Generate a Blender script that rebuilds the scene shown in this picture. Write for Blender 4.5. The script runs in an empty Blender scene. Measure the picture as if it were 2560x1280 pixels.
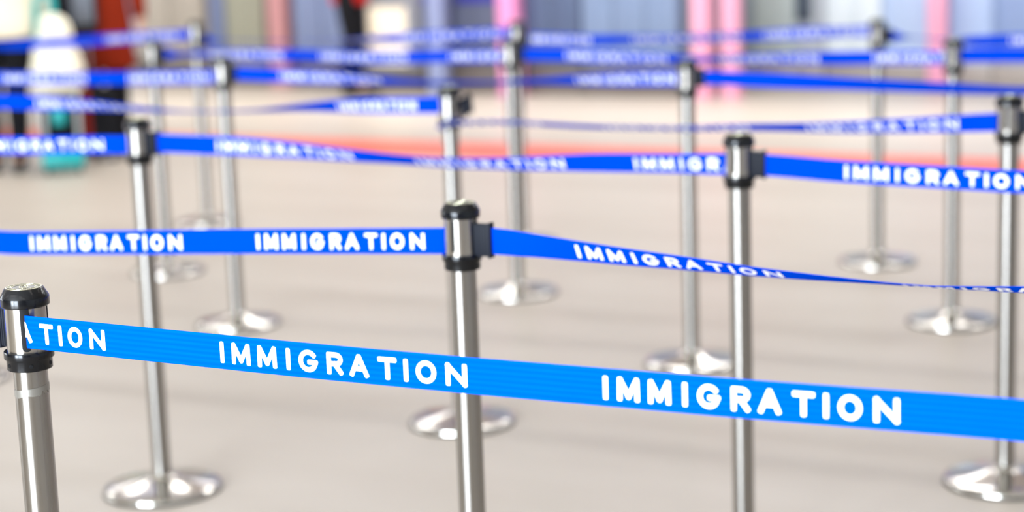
import bpy, bmesh, math, random
from mathutils import Vector, Matrix

random.seed(7)
C = bpy.context.scene.collection
SC = bpy.context.scene
PI = math.pi

# ------------------------------------------------------------------ camera
PITCH, ROLL, CAM_H = 0.18305582, 0.03557834, 1.5117
cam_d = bpy.data.cameras.new('camera')
cam = bpy.data.objects.new('camera', cam_d); C.objects.link(cam)
cam_d.sensor_width = 36.0
cam_d.lens = 4761.85 * 36.0 / 2560.0
cam_d.clip_start, cam_d.clip_end = 0.05, 200
cp, sp, cr_, sr_ = math.cos(PITCH), math.sin(PITCH), math.cos(ROLL), math.sin(ROLL)
F0, U0, R0 = Vector((0, cp, -sp)), Vector((0, sp, cp)), Vector((1, 0, 0))
Rv, Uv = R0 * cr_ - U0 * sr_, R0 * sr_ + U0 * cr_
cam.matrix_world = Matrix(((Rv.x, Uv.x, -F0.x, 0), (Rv.y, Uv.y, -F0.y, 0), (Rv.z, Uv.z, -F0.z, CAM_H), (0, 0, 0, 1)))
cam_d.dof.use_dof = True
cam_d.dof.focus_distance = 2.62
cam_d.dof.aperture_fstop = cam_d.lens / 1000.0 / 0.0285
SC.camera = cam

# the hall's own axes: u along the counters, v from the counters towards the assumed opening behind the camera
DU, DV, O2 = Vector((.88483, -.46591)), Vector((-.46591, -.88483)), Vector((.74, 14.93))
ROT = math.atan2(DU.y, DU.x)
def uv(u, v, z=0.0):
    p = O2 + DU * u + DV * v
    return Vector((p.x, p.y, z))

# ------------------------------------------------------------------ world, lights, exposure
SC.view_settings.view_transform = 'Standard'
SC.view_settings.look = 'None'
SC.view_settings.gamma = 1.0
SC.view_settings.use_curve_mapping = False
SC.view_settings.exposure = 0.0
SC.cycles.use_denoising = True
SC.cycles.max_bounces = 8
SC.cycles.diffuse_bounces = 4
SC.cycles.caustics_reflective = False
SC.cycles.caustics_refractive = False
SC.cycles.sample_clamp_indirect = 6.0
w = bpy.data.worlds.new('daylight'); SC.world = w  # assumed daylight outside the hall
w.use_nodes = True
bg = w.node_tree.nodes['Background']
bg.inputs[0].default_value = (.86, .92, 1.0, 1)
bg.inputs[1].default_value = .5

def area(name, loc, target, sx, sy, watts, col):
    d = bpy.data.lights.new(name, 'AREA'); d.shape = 'RECTANGLE'; d.size, d.size_y = sx, sy
    d.energy, d.color = watts, col
    o = bpy.data.objects.new(name, d); C.objects.link(o)
    o.location = loc
    z = (Vector(loc) - Vector(target)).normalized()
    up = Vector((0, 0, 1)) if abs(z.z) < .99 else Vector((DU.x, DU.y, 0))
    x = up.cross(z).normalized() if abs(z.z) < .99 else up
    y = z.cross(x)
    o.matrix_world = Matrix(((x.x, y.x, z.x, loc[0]), (x.y, y.y, z.y, loc[1]), (x.z, y.z, z.z, loc[2]), (0, 0, 0, 1)))
    return o
CEIL = 4.2
# area lamps for assumed daylight at an assumed, unglazed opening behind the camera
for k, (uc, wd) in enumerate(((2.0, 2.0), (4.6, 2.4))):
    p = uv(uc, 19.75, 1.75)
    area('assumed_daylight', p, p - Vector((DV.x, DV.y, 0)), wd, 3.3, 1000, (.78, .88, 1.0))
# added fill light on the left wall, brightens the poles' left sides
p = uv(-10.9, 11.5, 1.8)
area('side_fill', p, p + Vector((DU.x, DU.y, 0)), 7.0, 3.0, 420, (.88, .94, 1.0))
# rows of added ceiling lamps over the hall, brighter towards the counters
LAMPS = []
for vi, wt in ((1.6, 56), (4.6, 92), (8.0, 2), (11.4, 2), (14.8, 2)):
    for ui in (-5.0, -1.2, 2.6, 6.4):
        LAMPS.append((ui, vi))
        p = uv(ui, vi, CEIL - .09)
        area('added_ceiling_lamp', p, p - Vector((0, 0, 1)), 2.4, .5, wt, (.955, .975, 1.0) if vi < 6 else (1.0, .955, .9))

# added narrow-beam downlights along the counters, whitening the floor there
DOWN = []
for ui in (-5.6, -3.4, -1.2, 1.0, 3.2):
    DOWN.append((ui, 1.15))
    p = uv(ui, 1.15, CEIL - .09)
    o = area('added_downlight', p, p - Vector((0, 0, 1)), 1.8, .25, 15, (1.0, .98, .95))
    o.data.spread = math.radians(50)

# ------------------------------------------------------------------ materials
def lin(c):
    return tuple(((x / 255) / 12.92 if x / 255 <= .04045 else ((x / 255 + .055) / 1.055) ** 2.4) for x in c) + (1,)
def mat(name, rgb, rough=.5, metal=0.0, spec=.5, coat=0.0):
    m = bpy.data.materials.new(name); m.use_nodes = True
    b = m.node_tree.nodes['Principled BSDF']
    b.inputs['Base Color'].default_value = lin(rgb)
    b.inputs['Roughness'].default_value = rough
    b.inputs['Metallic'].default_value = metal
    b.inputs['Specular IOR Level'].default_value = spec
    b.inputs['Coat Weight'].default_value = coat
    return m
def bsdf(m): return m.node_tree.nodes['Principled BSDF']
def node(m, t, **kw):
    n = m.node_tree.nodes.new(t)
    for k, v in kw.items(): setattr(n, k, v)
    return n
def link(m, a, b): m.node_tree.links.new(a, b)
def noise_tint(m, rgb, amount, scale, coord='Object', stretch=None):
    """gentle mottling of the base colour"""
    tc = node(m, 'ShaderNodeTexCoord'); mp = node(m, 'ShaderNodeMapping')
    if stretch: mp.inputs['Scale'].default_value = stretch
    nz = node(m, 'ShaderNodeTexNoise'); nz.inputs['Scale'].default_value = scale; nz.inputs['Detail'].default_value = 4
    rp = node(m, 'ShaderNodeValToRGB')
    a = lin(rgb); lo = tuple(x * (1 - amount) for x in a[:3]) + (1,); hi = tuple(min(1, x * (1 + amount)) for x in a[:3]) + (1,)
    rp.color_ramp.elements[0].position, rp.color_ramp.elements[1].position = .3, .7
    rp.color_ramp.elements[0].color, rp.color_ramp.elements[1].color = lo, hi
    link(m, tc.outputs[coord], mp.inputs[0]); link(m, mp.outputs[0], nz.inputs['Vector'])
    link(m, nz.outputs['Fac'], rp.inputs[0]); link(m, rp.outputs[0], bsdf(m).inputs['Base Color'])
    return nz

M = {}
def brushed(name, rgb, rough, aniso):
    m = mat(name, rgb, rough, 1.0)
    b = bsdf(m)
    b.inputs['Anisotropic'].default_value = aniso
    b.inputs['Anisotropic Rotation'].default_value = ANROT
    tg = node(m, 'ShaderNodeTangent', direction_type='RADIAL', axis='Z')
    link(m, tg.outputs[0], b.inputs['Tangent'])
    tc = node(m, 'ShaderNodeTexCoord'); mp = node(m, 'ShaderNodeMapping'); mp.inputs['Scale'].default_value = (3, 3, 260)
    nz = node(m, 'ShaderNodeTexNoise'); nz.inputs['Scale'].default_value = 2.0
    mr = node(m, 'ShaderNodeMapRange'); mr.inputs['To Min'].default_value = rough * .96; mr.inputs['To Max'].default_value = rough * 1.05
    link(m, tc.outputs['Object'], mp.inputs[0]); link(m, mp.outputs[0], nz.inputs['Vector'])
    link(m, nz.outputs['Fac'], mr.inputs[0]); link(m, mr.outputs[0], b.inputs['Roughness'])
    return m
ANROT = 0.25
M['steel'] = brushed('brushed_steel', (152, 148, 142), .24, .88)
M['steel_polished'] = brushed('polished_steel', (166, 161, 153), .2, .85)
M['chrome'] = mat('chrome_base', (194, 190, 181), .13, 1.0)
M['black'] = mat('black_plastic', (8, 9, 12), .15, 0, .35, 0)
noise_tint(M['black'], (8, 9, 12), .25, 30)
M['rubber'] = mat('black_rubber', (12, 13, 15), .6, 0, .25)
M['clip'] = mat('clip_plastic', (24, 28, 38), .6, 0, .25)
M['badge'] = mat('cap_badge_lacquer', (60, 58, 50), .2, .9)
M['badge_line'] = mat('cap_badge_relief', (214, 210, 180), .25, 1.0)
M['tape'] = mat('clear_tape', (150, 147, 140), .38, .8)
M['print'] = mat('white_print', (250, 250, 252), .55)
noise_tint(M['print'], (250, 250, 252), .06, 90)

def webbing(name, rgb, stripe):
    """woven belt: fine lengthwise ribs across the width (UV v) and a small weave along it (UV u, in metres)"""
    m = mat(name, rgb, .6, 0, .0)
    u = node(m, 'ShaderNodeUVMap'); sx = node(m, 'ShaderNodeSeparateXYZ'); link(m, u.outputs[0], sx.inputs[0])
    mu = node(m, 'ShaderNodeMath', operation='MULTIPLY'); mu.inputs[1].default_value = 2 * PI * 6.5
    sn = node(m, 'ShaderNodeMath', operation='SINE'); link(m, sx.outputs[1], mu.inputs[0]); link(m, mu.outputs[0], sn.inputs[0])
    mr = node(m, 'ShaderNodeMapRange'); mr.inputs['From Min'].default_value = -1
    link(m, sn.outputs[0], mr.inputs[0])
    tc = node(m, 'ShaderNodeMapping'); tc.inputs['Scale'].default_value = (6, 14, 1); link(m, u.outputs[0], tc.inputs[0])
    nz = node(m, 'ShaderNodeTexNoise'); nz.inputs['Scale'].default_value = 1.5; link(m, tc.outputs[0], nz.inputs['Vector'])
    mx = node(m, 'ShaderNodeMath', operation='MULTIPLY'); link(m, mr.outputs[0], mx.inputs[0]); link(m, nz.outputs['Fac'], mx.inputs[1])
    cm = node(m, 'ShaderNodeMix', data_type='RGBA'); cm.inputs[6].default_value = lin(rgb); cm.inputs[7].default_value = lin(stripe)
    link(m, mx.outputs[0], cm.inputs[0]); link(m, cm.outputs[2], bsdf(m).inputs['Base Color'])
    mw = node(m, 'ShaderNodeMath', operation='MULTIPLY'); mw.inputs[1].default_value = 2 * PI * 700
    sw = node(m, 'ShaderNodeMath', operation='SINE'); link(m, sx.outputs[0], mw.inputs[0]); link(m, mw.outputs[0], sw.inputs[0])
    mv = node(m, 'ShaderNodeMath', operation='MULTIPLY'); mv.inputs[1].default_value = 2 * PI * 32
    sv = node(m, 'ShaderNodeMath', operation='SINE'); link(m, sx.outputs[1], mv.inputs[0]); link(m, mv.outputs[0], sv.inputs[0])
    ad = node(m, 'ShaderNodeMath', operation='MULTIPLY'); link(m, sw.outputs[0], ad.inputs[0]); link(m, sv.outputs[0], ad.inputs[1])
    bp = node(m, 'ShaderNodeBump'); bp.inputs['Strength'].default_value = .12; bp.inputs['Distance'].default_value = .0004
    link(m, ad.outputs[0], bp.inputs['Height']); link(m, bp.outputs[0], bsdf(m).inputs['Normal'])
    return m
M['belt_lit'] = webbing('lit_blue_webbing', (0, 78, 222), (0, 96, 238))  # front belts: same webbing, their stronger light put into a lighter blue
M['belt_blue'] = webbing('royal_blue_webbing', (0, 67, 208), (0, 62, 198))

# ------------------------------------------------------------------ object helpers
def tag(o, label=None, cat=None, group=None, kind=None):
    if label: o['label'] = label
    if cat: o['category'] = cat
    if group: o['group'] = group
    if kind: o['kind'] = kind
    return o
def obj(name, bm, mats, parent=None, smooth=True, angle=None):
    me = bpy.data.meshes.new(name)
    bmesh.ops.recalc_face_normals(bm, faces=bm.faces[:]) if angle != 'keep' else None
    bm.to_mesh(me); bm.free()
    for m in (mats if isinstance(mats, (list, tuple)) else [mats]): me.materials.append(m)
    for p in me.polygons: p.use_smooth = smooth
    o = bpy.data.objects.new(name, me); C.objects.link(o)
    if smooth and angle not in (None, 'keep'):
        me.set_sharp_from_angle(angle=math.radians(angle))
    if parent: o.parent = parent
    return o
def thing(name, label, cat, loc=(0, 0, 0), rz=0.0, group=None):
    o = bpy.data.objects.new(name, None); C.objects.link(o)
    o.empty_display_size = .1
    o.location = loc; o.rotation_euler = (0, 0, rz)
    return tag(o, label, cat, group)
def dup(root):
    r = root.copy(); C.objects.link(r)
    for ch in list(root.children):
        c = ch.copy(); C.objects.link(c); c.parent = r
        for g in list(ch.children):
            d = g.copy(); C.objects.link(d); d.parent = c
    return r
def lathe(bm, prof, n=64, cx=0, cy=0, caps=True):
    rings = []
    for r, z in prof:
        if r < 1e-6: rings.append([bm.verts.new((cx, cy, z))])
        else: rings.append([bm.verts.new((cx + r * math.cos(2 * PI * k / n), cy + r * math.sin(2 * PI * k / n), z)) for k in range(n)])
    for a, b in zip(rings, rings[1:]):
        for k in range(n):
            k2 = (k + 1) % n
            if len(a) == 1: bm.faces.new((a[0], b[k2], b[k]))
            elif len(b) == 1: bm.faces.new((a[k], a[k2], b[0]))
            else: bm.faces.new((a[k], a[k2], b[k2], b[k]))
    if caps:
        for rg in (rings[0], rings[-1]):
            if len(rg) > 1: bm.faces.new(rg)
def box(bm, x0, x1, y0, y1, z0, z1, bev=0.0, seg=2):
    vs = [bm.verts.new(p) for p in ((x0, y0, z0), (x1, y0, z0), (x1, y1, z0), (x0, y1, z0), (x0, y0, z1), (x1, y0, z1), (x1, y1, z1), (x0, y1, z1))]
    fs = [bm.faces.new([vs[i] for i in q]) for q in ((3, 2, 1, 0), (4, 5, 6, 7), (0, 1, 5, 4), (1, 2, 6, 5), (2, 3, 7, 6), (3, 0, 4, 7))]
    if bev > 0:
        es = list({e for f in fs for e in f.edges})
        bmesh.ops.bevel(bm, geom=es, offset=bev, segments=seg, profile=.5, affect='EDGES')
def boxes(name, lst, m, parent=None, bev=.004):
    bm = bmesh.new()
    for b in lst: box(bm, *b, bev)
    return obj(name, bm, m, parent, True, 35)
def sweep(bm, pts, radii, n=16, close=True):
    """tube through pts; radii may be (rx, ry) pairs"""
    rings = []
    pts = [Vector(p) for p in pts]
    ref = Vector((1, 0, 0))
    for i, p in enumerate(pts):
        t = (pts[min(i + 1, len(pts) - 1)] - pts[max(i - 1, 0)]).normalized()
        if abs(t.dot(ref)) > .95: ref = Vector((0, 1, 0))
        a = (ref - t * ref.dot(t)).normalized(); b = t.cross(a)
        r = radii[i]; rx, ry = (r if isinstance(r, tuple) else (r, r))
        rings.append([bm.verts.new(p + a * rx * math.cos(2 * PI * k / n) + b * ry * math.sin(2 * PI * k / n)) for k in range(n)])
    for A, B in zip(rings, rings[1:]):
        for k in range(n): bm.faces.new((A[k], A[(k + 1) % n], B[(k + 1) % n], B[k]))
    if close:
        bm.faces.new(rings[0][::-1]); bm.faces.new(rings[-1])

# ------------------------------------------------------------------ setting
def slab(name, u0, u1, v0, v1, z0, z1, m):
    bm = bmesh.new(); box(bm, u0, u1, -v1, -v0, z0, z1)     # local x = u, local y = -v
    o = obj(name, bm, m, None, False)
    o.location = (O2.x, O2.y, 0); o.rotation_euler = (0, 0, ROT)
    return tag(o, kind='structure')
fm = mat('polished_beige_floor', (196, 187, 176), .42, 0, .45)
tc = node(fm, 'ShaderNodeTexCoord'); mp = node(fm, 'ShaderNodeMapping'); mp.inputs['Rotation'].default_value = (0, 0, .25); mp.inputs['Scale'].default_value = (.35, 1.5, 1)
nz = node(fm, 'ShaderNodeTexNoise'); nz.inputs['Scale'].default_value = 1.6; nz.inputs['Detail'].default_value = 5
rp = node(fm, 'ShaderNodeValToRGB'); rp.color_ramp.elements[0].position, rp.color_ramp.elements[1].position = .3, .72
rp.color_ramp.elements[0].color, rp.color_ramp.elements[1].color = lin((178, 167, 153)), lin((188, 178, 165))
n2 = node(fm, 'ShaderNodeTexNoise'); n2.inputs['Scale'].default_value = 420; n2.inputs['Detail'].default_value = 2
mx = node(fm, 'ShaderNodeMix', data_type='RGBA', blend_type='OVERLAY'); mx.inputs[0].default_value = .06
link(fm, tc.outputs['Object'], mp.inputs[0]); link(fm, mp.outputs[0], nz.inputs['Vector']); link(fm, tc.outputs['Object'], n2.inputs['Vector'])
link(fm, nz.outputs['Fac'], rp.inputs[0]); link(fm, rp.outputs[0], mx.inputs[6]); link(fm, n2.outputs['Fac'], mx.inputs[7]); link(fm, mx.outputs[2], bsdf(fm).inputs['Base Color'])
wallm = mat('pale_wall_paint', (205, 208, 214), .7); noise_tint(wallm, (205, 208, 214), .03, 2)
backm = mat('grey_blue_wall_panel', (178, 186, 202), .5); noise_tint(backm, (178, 186, 202), .04, 1.5)
ceilm = mat('white_ceiling_tile', (226, 225, 222), .8); noise_tint(ceilm, (226, 225, 222), .02, 3)
UA, UB, VA, VB = -11.0, 13.0, -1.9, 20.0
slab('floor', UA, UB, VA, VB, -.12, 0, fm)
slab('wall_back', UA, UB, VA - .15, VA, 0, CEIL, backm)
slab('wall_left', UA - .15, UA, VA, VB, 0, CEIL, wallm)
slab('wall_right', UB, UB + .15, VA, VB, 0, CEIL, wallm)
slab('ceiling', UA - .15, UB + .15, VA - .15, VB + .15, CEIL, CEIL + .12, ceilm)
bm = bmesh.new()                                            # unseen wall behind the camera, with the assumed opening between u 0.8 and 6.0
box(bm, UA, .8, -VB - .15, -VB, 0, CEIL); box(bm, 6.0, UB, -VB - .15, -VB, 0, CEIL); box(bm, .8, 6.0, -VB - .15, -VB, 3.5, CEIL)
o = obj('wall_front', bm, wallm, None, False); o.location = (O2.x, O2.y, 0); o.rotation_euler = (0, 0, ROT); tag(o, kind='structure')
skirtm = mat('brown_grey_skirting', (112, 102, 96), .5); noise_tint(skirtm, (112, 102, 96), .08, 6)
slab('baseboard_back', UA, UB, VA, VA + .03, 0, .16, skirtm)
fr_ = mat('white_fill_bars', (232, 232, 232), .5)
bm = bmesh.new()  # added bars around the side fill light, the wall behind is solid
for y0 in (7.98, 9.7, 11.46, 13.2, 14.96): box(bm, UA, UA + .06, -y0 - .08, -y0, .28, 3.32)
for z0 in (.22, 3.3): box(bm, UA, UA + .06, -15.06, -7.96, z0, z0 + .08)
o = obj('side_fill_bars', bm, fr_, None, False); o.location = (O2.x, O2.y, 0); o.rotation_euler = (0, 0, ROT); tag(o, kind='structure')

# ------------------------------------------------------------------ plan of the queue: stanchion feet (x, y) and belt courses (x, y, z, twist)
POSTS = {
    'P0': (-0.6967, 2.6637),
    'P1': (-0.0879, 3.3044),
    'B': (0.5044, 4.1385),
    'A': (-0.9560, 4.9110),
    'C': (-0.1648, 5.4791),
    'R': (1.2495, 4.7165),
    'D': (0.5802, 6.1022),
    'E': (-1.0308, 6.9593),
    'F': (0.0198, 7.3549),
    'H': (-1.4846, 8.0736),
    'K': (1.5462, 6.5780),
    'J': (1.5088, 7.7275),
    'G': (0.0549, 8.4626),
    'I': (-1.5055, 9.3626),
    'L': (-1.8681, 6.2418),
    'P0l': (-1.9214, 3.7665),
    'P1l': (-1.5464, 4.0724),
    'Al': (-2.4146, 5.6790),
    'El': (-2.4893, 7.7273),
    'Il': (-2.9640, 10.1306),
    'P0r': (0.7618, 1.8958),
    'P1r': (1.3706, 2.5364),
    'Br': (1.9629, 3.3705),
    'Dr': (2.0387, 5.3342),
    'Kr': (3.0047, 5.8100),
    'Jr': (2.9673, 6.9595),
    'Rr': (2.7080, 3.9485),
}
BELTS = [
 ('front', 'P0', 'P0r', True,
  [(-0.6914,2.634,0.9399,0),(-0.6648,2.621,0.9395,0),(-0.6381,2.607,0.9392,0),(-0.6115,2.594,0.9388,0),(-0.5849,2.58,0.9385,0),(-0.5582,2.567,0.9381,0),(-0.5316,2.553,0.9377,0),(-0.505,2.54,0.9374,0),(-0.4783,2.526,0.9371,0),(-0.4517,2.513,0.9367,0),(-0.4251,2.499,0.9364,0),(-0.3984,2.486,0.9361,0),(-0.3718,2.472,0.9357,0),(-0.3452,2.458,0.9354,0),(-0.3185,2.445,0.9351,0),(-0.2919,2.431,0.9348,0),(-0.2653,2.418,0.9346,0),(-0.2386,2.404,0.9344,0),(-0.212,2.391,0.9343,0),(-0.1854,2.377,0.9341,0),(-0.1587,2.364,0.934,0),(-0.1321,2.35,0.9339,0),(-0.1055,2.337,0.9338,0),(-0.0788,2.323,0.9337,0),(-0.0522,2.309,0.9337,0),(-0.0256,2.296,0.9338,0),(0.0011,2.282,0.9339,0),(0.0277,2.269,0.934,0),(0.0543,2.255,0.9341,0),(0.081,2.242,0.9342,0),(0.1076,2.228,0.9343,0),(0.1342,2.215,0.9344,0),(0.1609,2.201,0.9345,0),(0.1875,2.188,0.9346,0),(0.2141,2.174,0.9347,0),(0.2408,2.161,0.9348,0),(0.2674,2.147,0.935,0),(0.294,2.134,0.9352,0),(0.3207,2.12,0.9356,0),(0.3473,2.107,0.9359,0),(0.3739,2.093,0.9363,0),(0.4006,2.079,0.9368,0),(0.4272,2.066,0.9371,0),(0.4538,2.052,0.9375,0),(0.4805,2.039,0.9379,0),(0.5071,2.025,0.9382,0),(0.5337,2.012,0.9384,0),(0.5604,1.998,0.9382,0),(0.587,1.985,0.9378,0),(0.6136,1.971,0.9372,0),(0.6403,1.958,0.9365,0),(0.6669,1.944,0.9358,0),(0.6935,1.931,0.9351,0),(0.7202,1.917,0.9345,0),(0.7379,1.908,0.934,0)],
  [(-0.194, 0.141), (0.331, 0.707), (0.891, 1.256), (1.451, 1.821)]),
 ('frontleft', 'P0l', 'P0', True,
  [(-1.901,3.749,0.934,0),(-1.879,3.728,0.9337,0),(-1.857,3.708,0.9335,0),(-1.835,3.688,0.9332,0),(-1.813,3.668,0.933,0),(-1.79,3.648,0.9327,0),(-1.768,3.628,0.9325,0),(-1.746,3.608,0.9322,0),(-1.724,3.588,0.932,0),(-1.702,3.568,0.9317,0),(-1.679,3.549,0.9315,0),(-1.657,3.529,0.9312,0),(-1.635,3.509,0.931,0),(-1.613,3.489,0.9307,0),(-1.591,3.469,0.9305,0),(-1.568,3.449,0.9302,0),(-1.546,3.429,0.93,0),(-1.524,3.409,0.9297,0),(-1.502,3.389,0.9295,0),(-1.479,3.369,0.9292,0),(-1.457,3.349,0.929,0),(-1.435,3.329,0.9287,0),(-1.413,3.308,0.9285,0),(-1.391,3.288,0.9282,0),(-1.368,3.268,0.928,0),(-1.346,3.248,0.9277,0),(-1.324,3.228,0.9275,0),(-1.302,3.208,0.9272,0),(-1.279,3.188,0.927,0),(-1.257,3.168,0.9267,0),(-1.235,3.148,0.9265,0),(-1.213,3.128,0.9262,0),(-1.191,3.108,0.926,0),(-1.168,3.088,0.9257,0),(-1.146,3.068,0.9255,0),(-1.124,3.048,0.9252,0),(-1.102,3.028,0.925,0),(-1.079,3.008,0.9247,0),(-1.057,2.988,0.9245,0),(-1.035,2.968,0.9242,0),(-1.013,2.948,0.924,0),(-0.9906,2.928,0.9237,0),(-0.9684,2.908,0.9235,0),(-0.9462,2.888,0.9233,0),(-0.924,2.868,0.9233,0),(-0.9018,2.848,0.9238,0),(-0.8795,2.828,0.9248,0),(-0.8573,2.808,0.9262,0),(-0.8351,2.788,0.9276,0),(-0.8129,2.768,0.9291,0),(-0.7907,2.748,0.9305,0),(-0.7685,2.728,0.932,0),(-0.7462,2.708,0.9335,0),(-0.724,2.688,0.9349,0),(-0.7166,2.682,0.9354,0)],
  []),
 ('p1left', 'P1', 'P1l', False,
  [(-0.1116,3.317,0.9288,0),(-0.1381,3.331,0.9272,0),(-0.1645,3.345,0.9256,0),(-0.191,3.359,0.9241,0),(-0.2175,3.373,0.9225,0),(-0.2439,3.386,0.9209,0),(-0.2704,3.401,0.9194,0),(-0.2968,3.414,0.9178,0),(-0.3233,3.428,0.9162,0),(-0.3497,3.442,0.9146,0),(-0.3762,3.456,0.9131,0),(-0.4027,3.47,0.9115,0),(-0.4291,3.484,0.9099,0),(-0.4556,3.498,0.9083,0),(-0.482,3.512,0.9067,0),(-0.5085,3.526,0.905,0),(-0.535,3.54,0.9033,0),(-0.5614,3.554,0.9016,0),(-0.5879,3.568,0.8999,0),(-0.6143,3.582,0.8982,0),(-0.6408,3.595,0.8964,0),(-0.6672,3.609,0.8947,0),(-0.6937,3.623,0.893,0),(-0.7202,3.637,0.8913,0),(-0.7466,3.651,0.8896,0),(-0.7731,3.665,0.8879,0),(-0.7995,3.679,0.8862,0),(-0.826,3.693,0.8845,0),(-0.8524,3.707,0.8828,0),(-0.8789,3.721,0.8811,0),(-0.9054,3.735,0.8794,0),(-0.9318,3.749,0.8777,0),(-0.9583,3.763,0.876,0),(-0.9847,3.777,0.8744,0),(-1.011,3.791,0.8734,0),(-1.038,3.804,0.8737,0),(-1.064,3.818,0.8754,0),(-1.091,3.832,0.8783,0),(-1.117,3.846,0.8817,0),(-1.143,3.86,0.8851,0),(-1.17,3.874,0.8885,0),(-1.196,3.888,0.8919,0),(-1.223,3.902,0.8953,0),(-1.249,3.916,0.8987,0),(-1.276,3.93,0.9021,0),(-1.302,3.944,0.9056,0),(-1.329,3.958,0.909,0),(-1.355,3.972,0.9124,0),(-1.382,3.986,0.9158,0),(-1.408,3.999,0.9192,0),(-1.435,4.013,0.9226,0),(-1.461,4.027,0.926,0),(-1.487,4.041,0.9294,0),(-1.514,4.055,0.9329,0),(-1.523,4.06,0.934,0)],
  [(0.048, 0.414), (0.586, 0.966), (1.124, 1.497)]),
 ('p1right', 'P1r', 'P1', False,
  [(1.347,2.549,0.934,-0),(1.32,2.563,0.9326,0.0085),(1.294,2.577,0.9312,0.0544),(1.268,2.591,0.9297,0.138),(1.241,2.605,0.9283,0.219),(1.215,2.619,0.9269,0.274),(1.188,2.632,0.9255,0.328),(1.162,2.646,0.924,0.383),(1.135,2.66,0.9226,0.438),(1.109,2.674,0.9212,0.492),(1.082,2.688,0.9198,0.547),(1.056,2.702,0.9183,0.602),(1.029,2.716,0.9169,0.656),(1.003,2.73,0.9155,0.711),(0.9765,2.744,0.9141,0.766),(0.95,2.758,0.9126,0.821),(0.9236,2.772,0.9112,0.875),(0.8971,2.786,0.9098,0.93),(0.8706,2.8,0.9084,0.985),(0.8442,2.814,0.9069,1.04),(0.8177,2.828,0.9056,1.09),(0.7913,2.841,0.9043,1.14),(0.7648,2.855,0.9033,1.18),(0.7384,2.869,0.9023,1.22),(0.7119,2.883,0.9014,1.25),(0.6854,2.897,0.9005,1.28),(0.659,2.911,0.9,1.31),(0.6325,2.925,0.9001,1.31),(0.6061,2.939,0.9004,1.3),(0.5796,2.953,0.9009,1.28),(0.5532,2.967,0.9014,1.25),(0.5267,2.981,0.9021,1.21),(0.5002,2.995,0.9028,1.18),(0.4738,3.009,0.9037,1.14),(0.4473,3.023,0.9046,1.1),(0.4209,3.037,0.9057,1.07),(0.3944,3.05,0.9071,1.03),(0.3679,3.064,0.9087,0.986),(0.3415,3.078,0.9104,0.946),(0.315,3.092,0.9121,0.905),(0.2886,3.106,0.9137,0.863),(0.2621,3.12,0.9152,0.82),(0.2357,3.134,0.9165,0.775),(0.2092,3.148,0.9179,0.728),(0.1827,3.162,0.9195,0.679),(0.1563,3.176,0.9212,0.628),(0.1298,3.19,0.923,0.573),(0.1034,3.204,0.9248,0.513),(0.0769,3.218,0.9267,0.448),(0.0505,3.232,0.9286,0.377),(0.024,3.245,0.9303,0.277),(-0.0025,3.259,0.9318,0.134),(-0.0289,3.273,0.933,0.0324),(-0.0554,3.287,0.9341,0.0006),(-0.0642,3.292,0.9344,-0)],
  [(1.03, 1.401), (0.501, 0.831)]),
 ('aleft', 'A', 'Al', False,
  [(-0.9798,4.923,0.9301,0),(-1.006,4.937,0.9292,0),(-1.033,4.951,0.9283,0),(-1.059,4.965,0.9274,0),(-1.086,4.979,0.9265,0),(-1.112,4.993,0.9256,0),(-1.139,5.007,0.9245,0),(-1.165,5.021,0.9234,0),(-1.191,5.035,0.9221,0),(-1.218,5.049,0.9209,0),(-1.244,5.063,0.9198,0),(-1.271,5.077,0.9188,0),(-1.297,5.091,0.9179,0),(-1.324,5.105,0.9171,0),(-1.35,5.119,0.9165,0),(-1.377,5.132,0.9162,0),(-1.403,5.146,0.9162,0),(-1.429,5.16,0.9166,0),(-1.456,5.174,0.917,0),(-1.482,5.188,0.9175,0),(-1.509,5.202,0.918,0),(-1.535,5.216,0.9185,0),(-1.562,5.23,0.919,0),(-1.588,5.244,0.9194,0),(-1.615,5.258,0.9199,0),(-1.641,5.272,0.9204,0),(-1.668,5.286,0.9209,0),(-1.694,5.3,0.9214,0),(-1.721,5.314,0.9218,0),(-1.747,5.327,0.9223,0),(-1.774,5.341,0.9228,0),(-1.8,5.355,0.9233,0),(-1.826,5.369,0.9238,0),(-1.853,5.383,0.9242,0),(-1.879,5.397,0.9247,0),(-1.906,5.411,0.9252,0),(-1.932,5.425,0.9257,0),(-1.959,5.439,0.9262,0),(-1.985,5.453,0.9266,0),(-2.012,5.467,0.9271,0),(-2.038,5.481,0.9276,0),(-2.064,5.495,0.9281,0),(-2.091,5.509,0.9286,0),(-2.117,5.522,0.929,0),(-2.144,5.537,0.9295,0),(-2.17,5.55,0.93,0),(-2.197,5.564,0.9305,0),(-2.223,5.578,0.931,0),(-2.25,5.592,0.9314,0),(-2.276,5.606,0.9319,0),(-2.303,5.62,0.9324,0),(-2.329,5.634,0.9329,0),(-2.356,5.648,0.9334,0),(-2.382,5.662,0.9338,0),(-2.391,5.667,0.934,0)],
  [(0.09, 0.534)]),
 ('ab', 'B', 'A', False,
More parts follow.
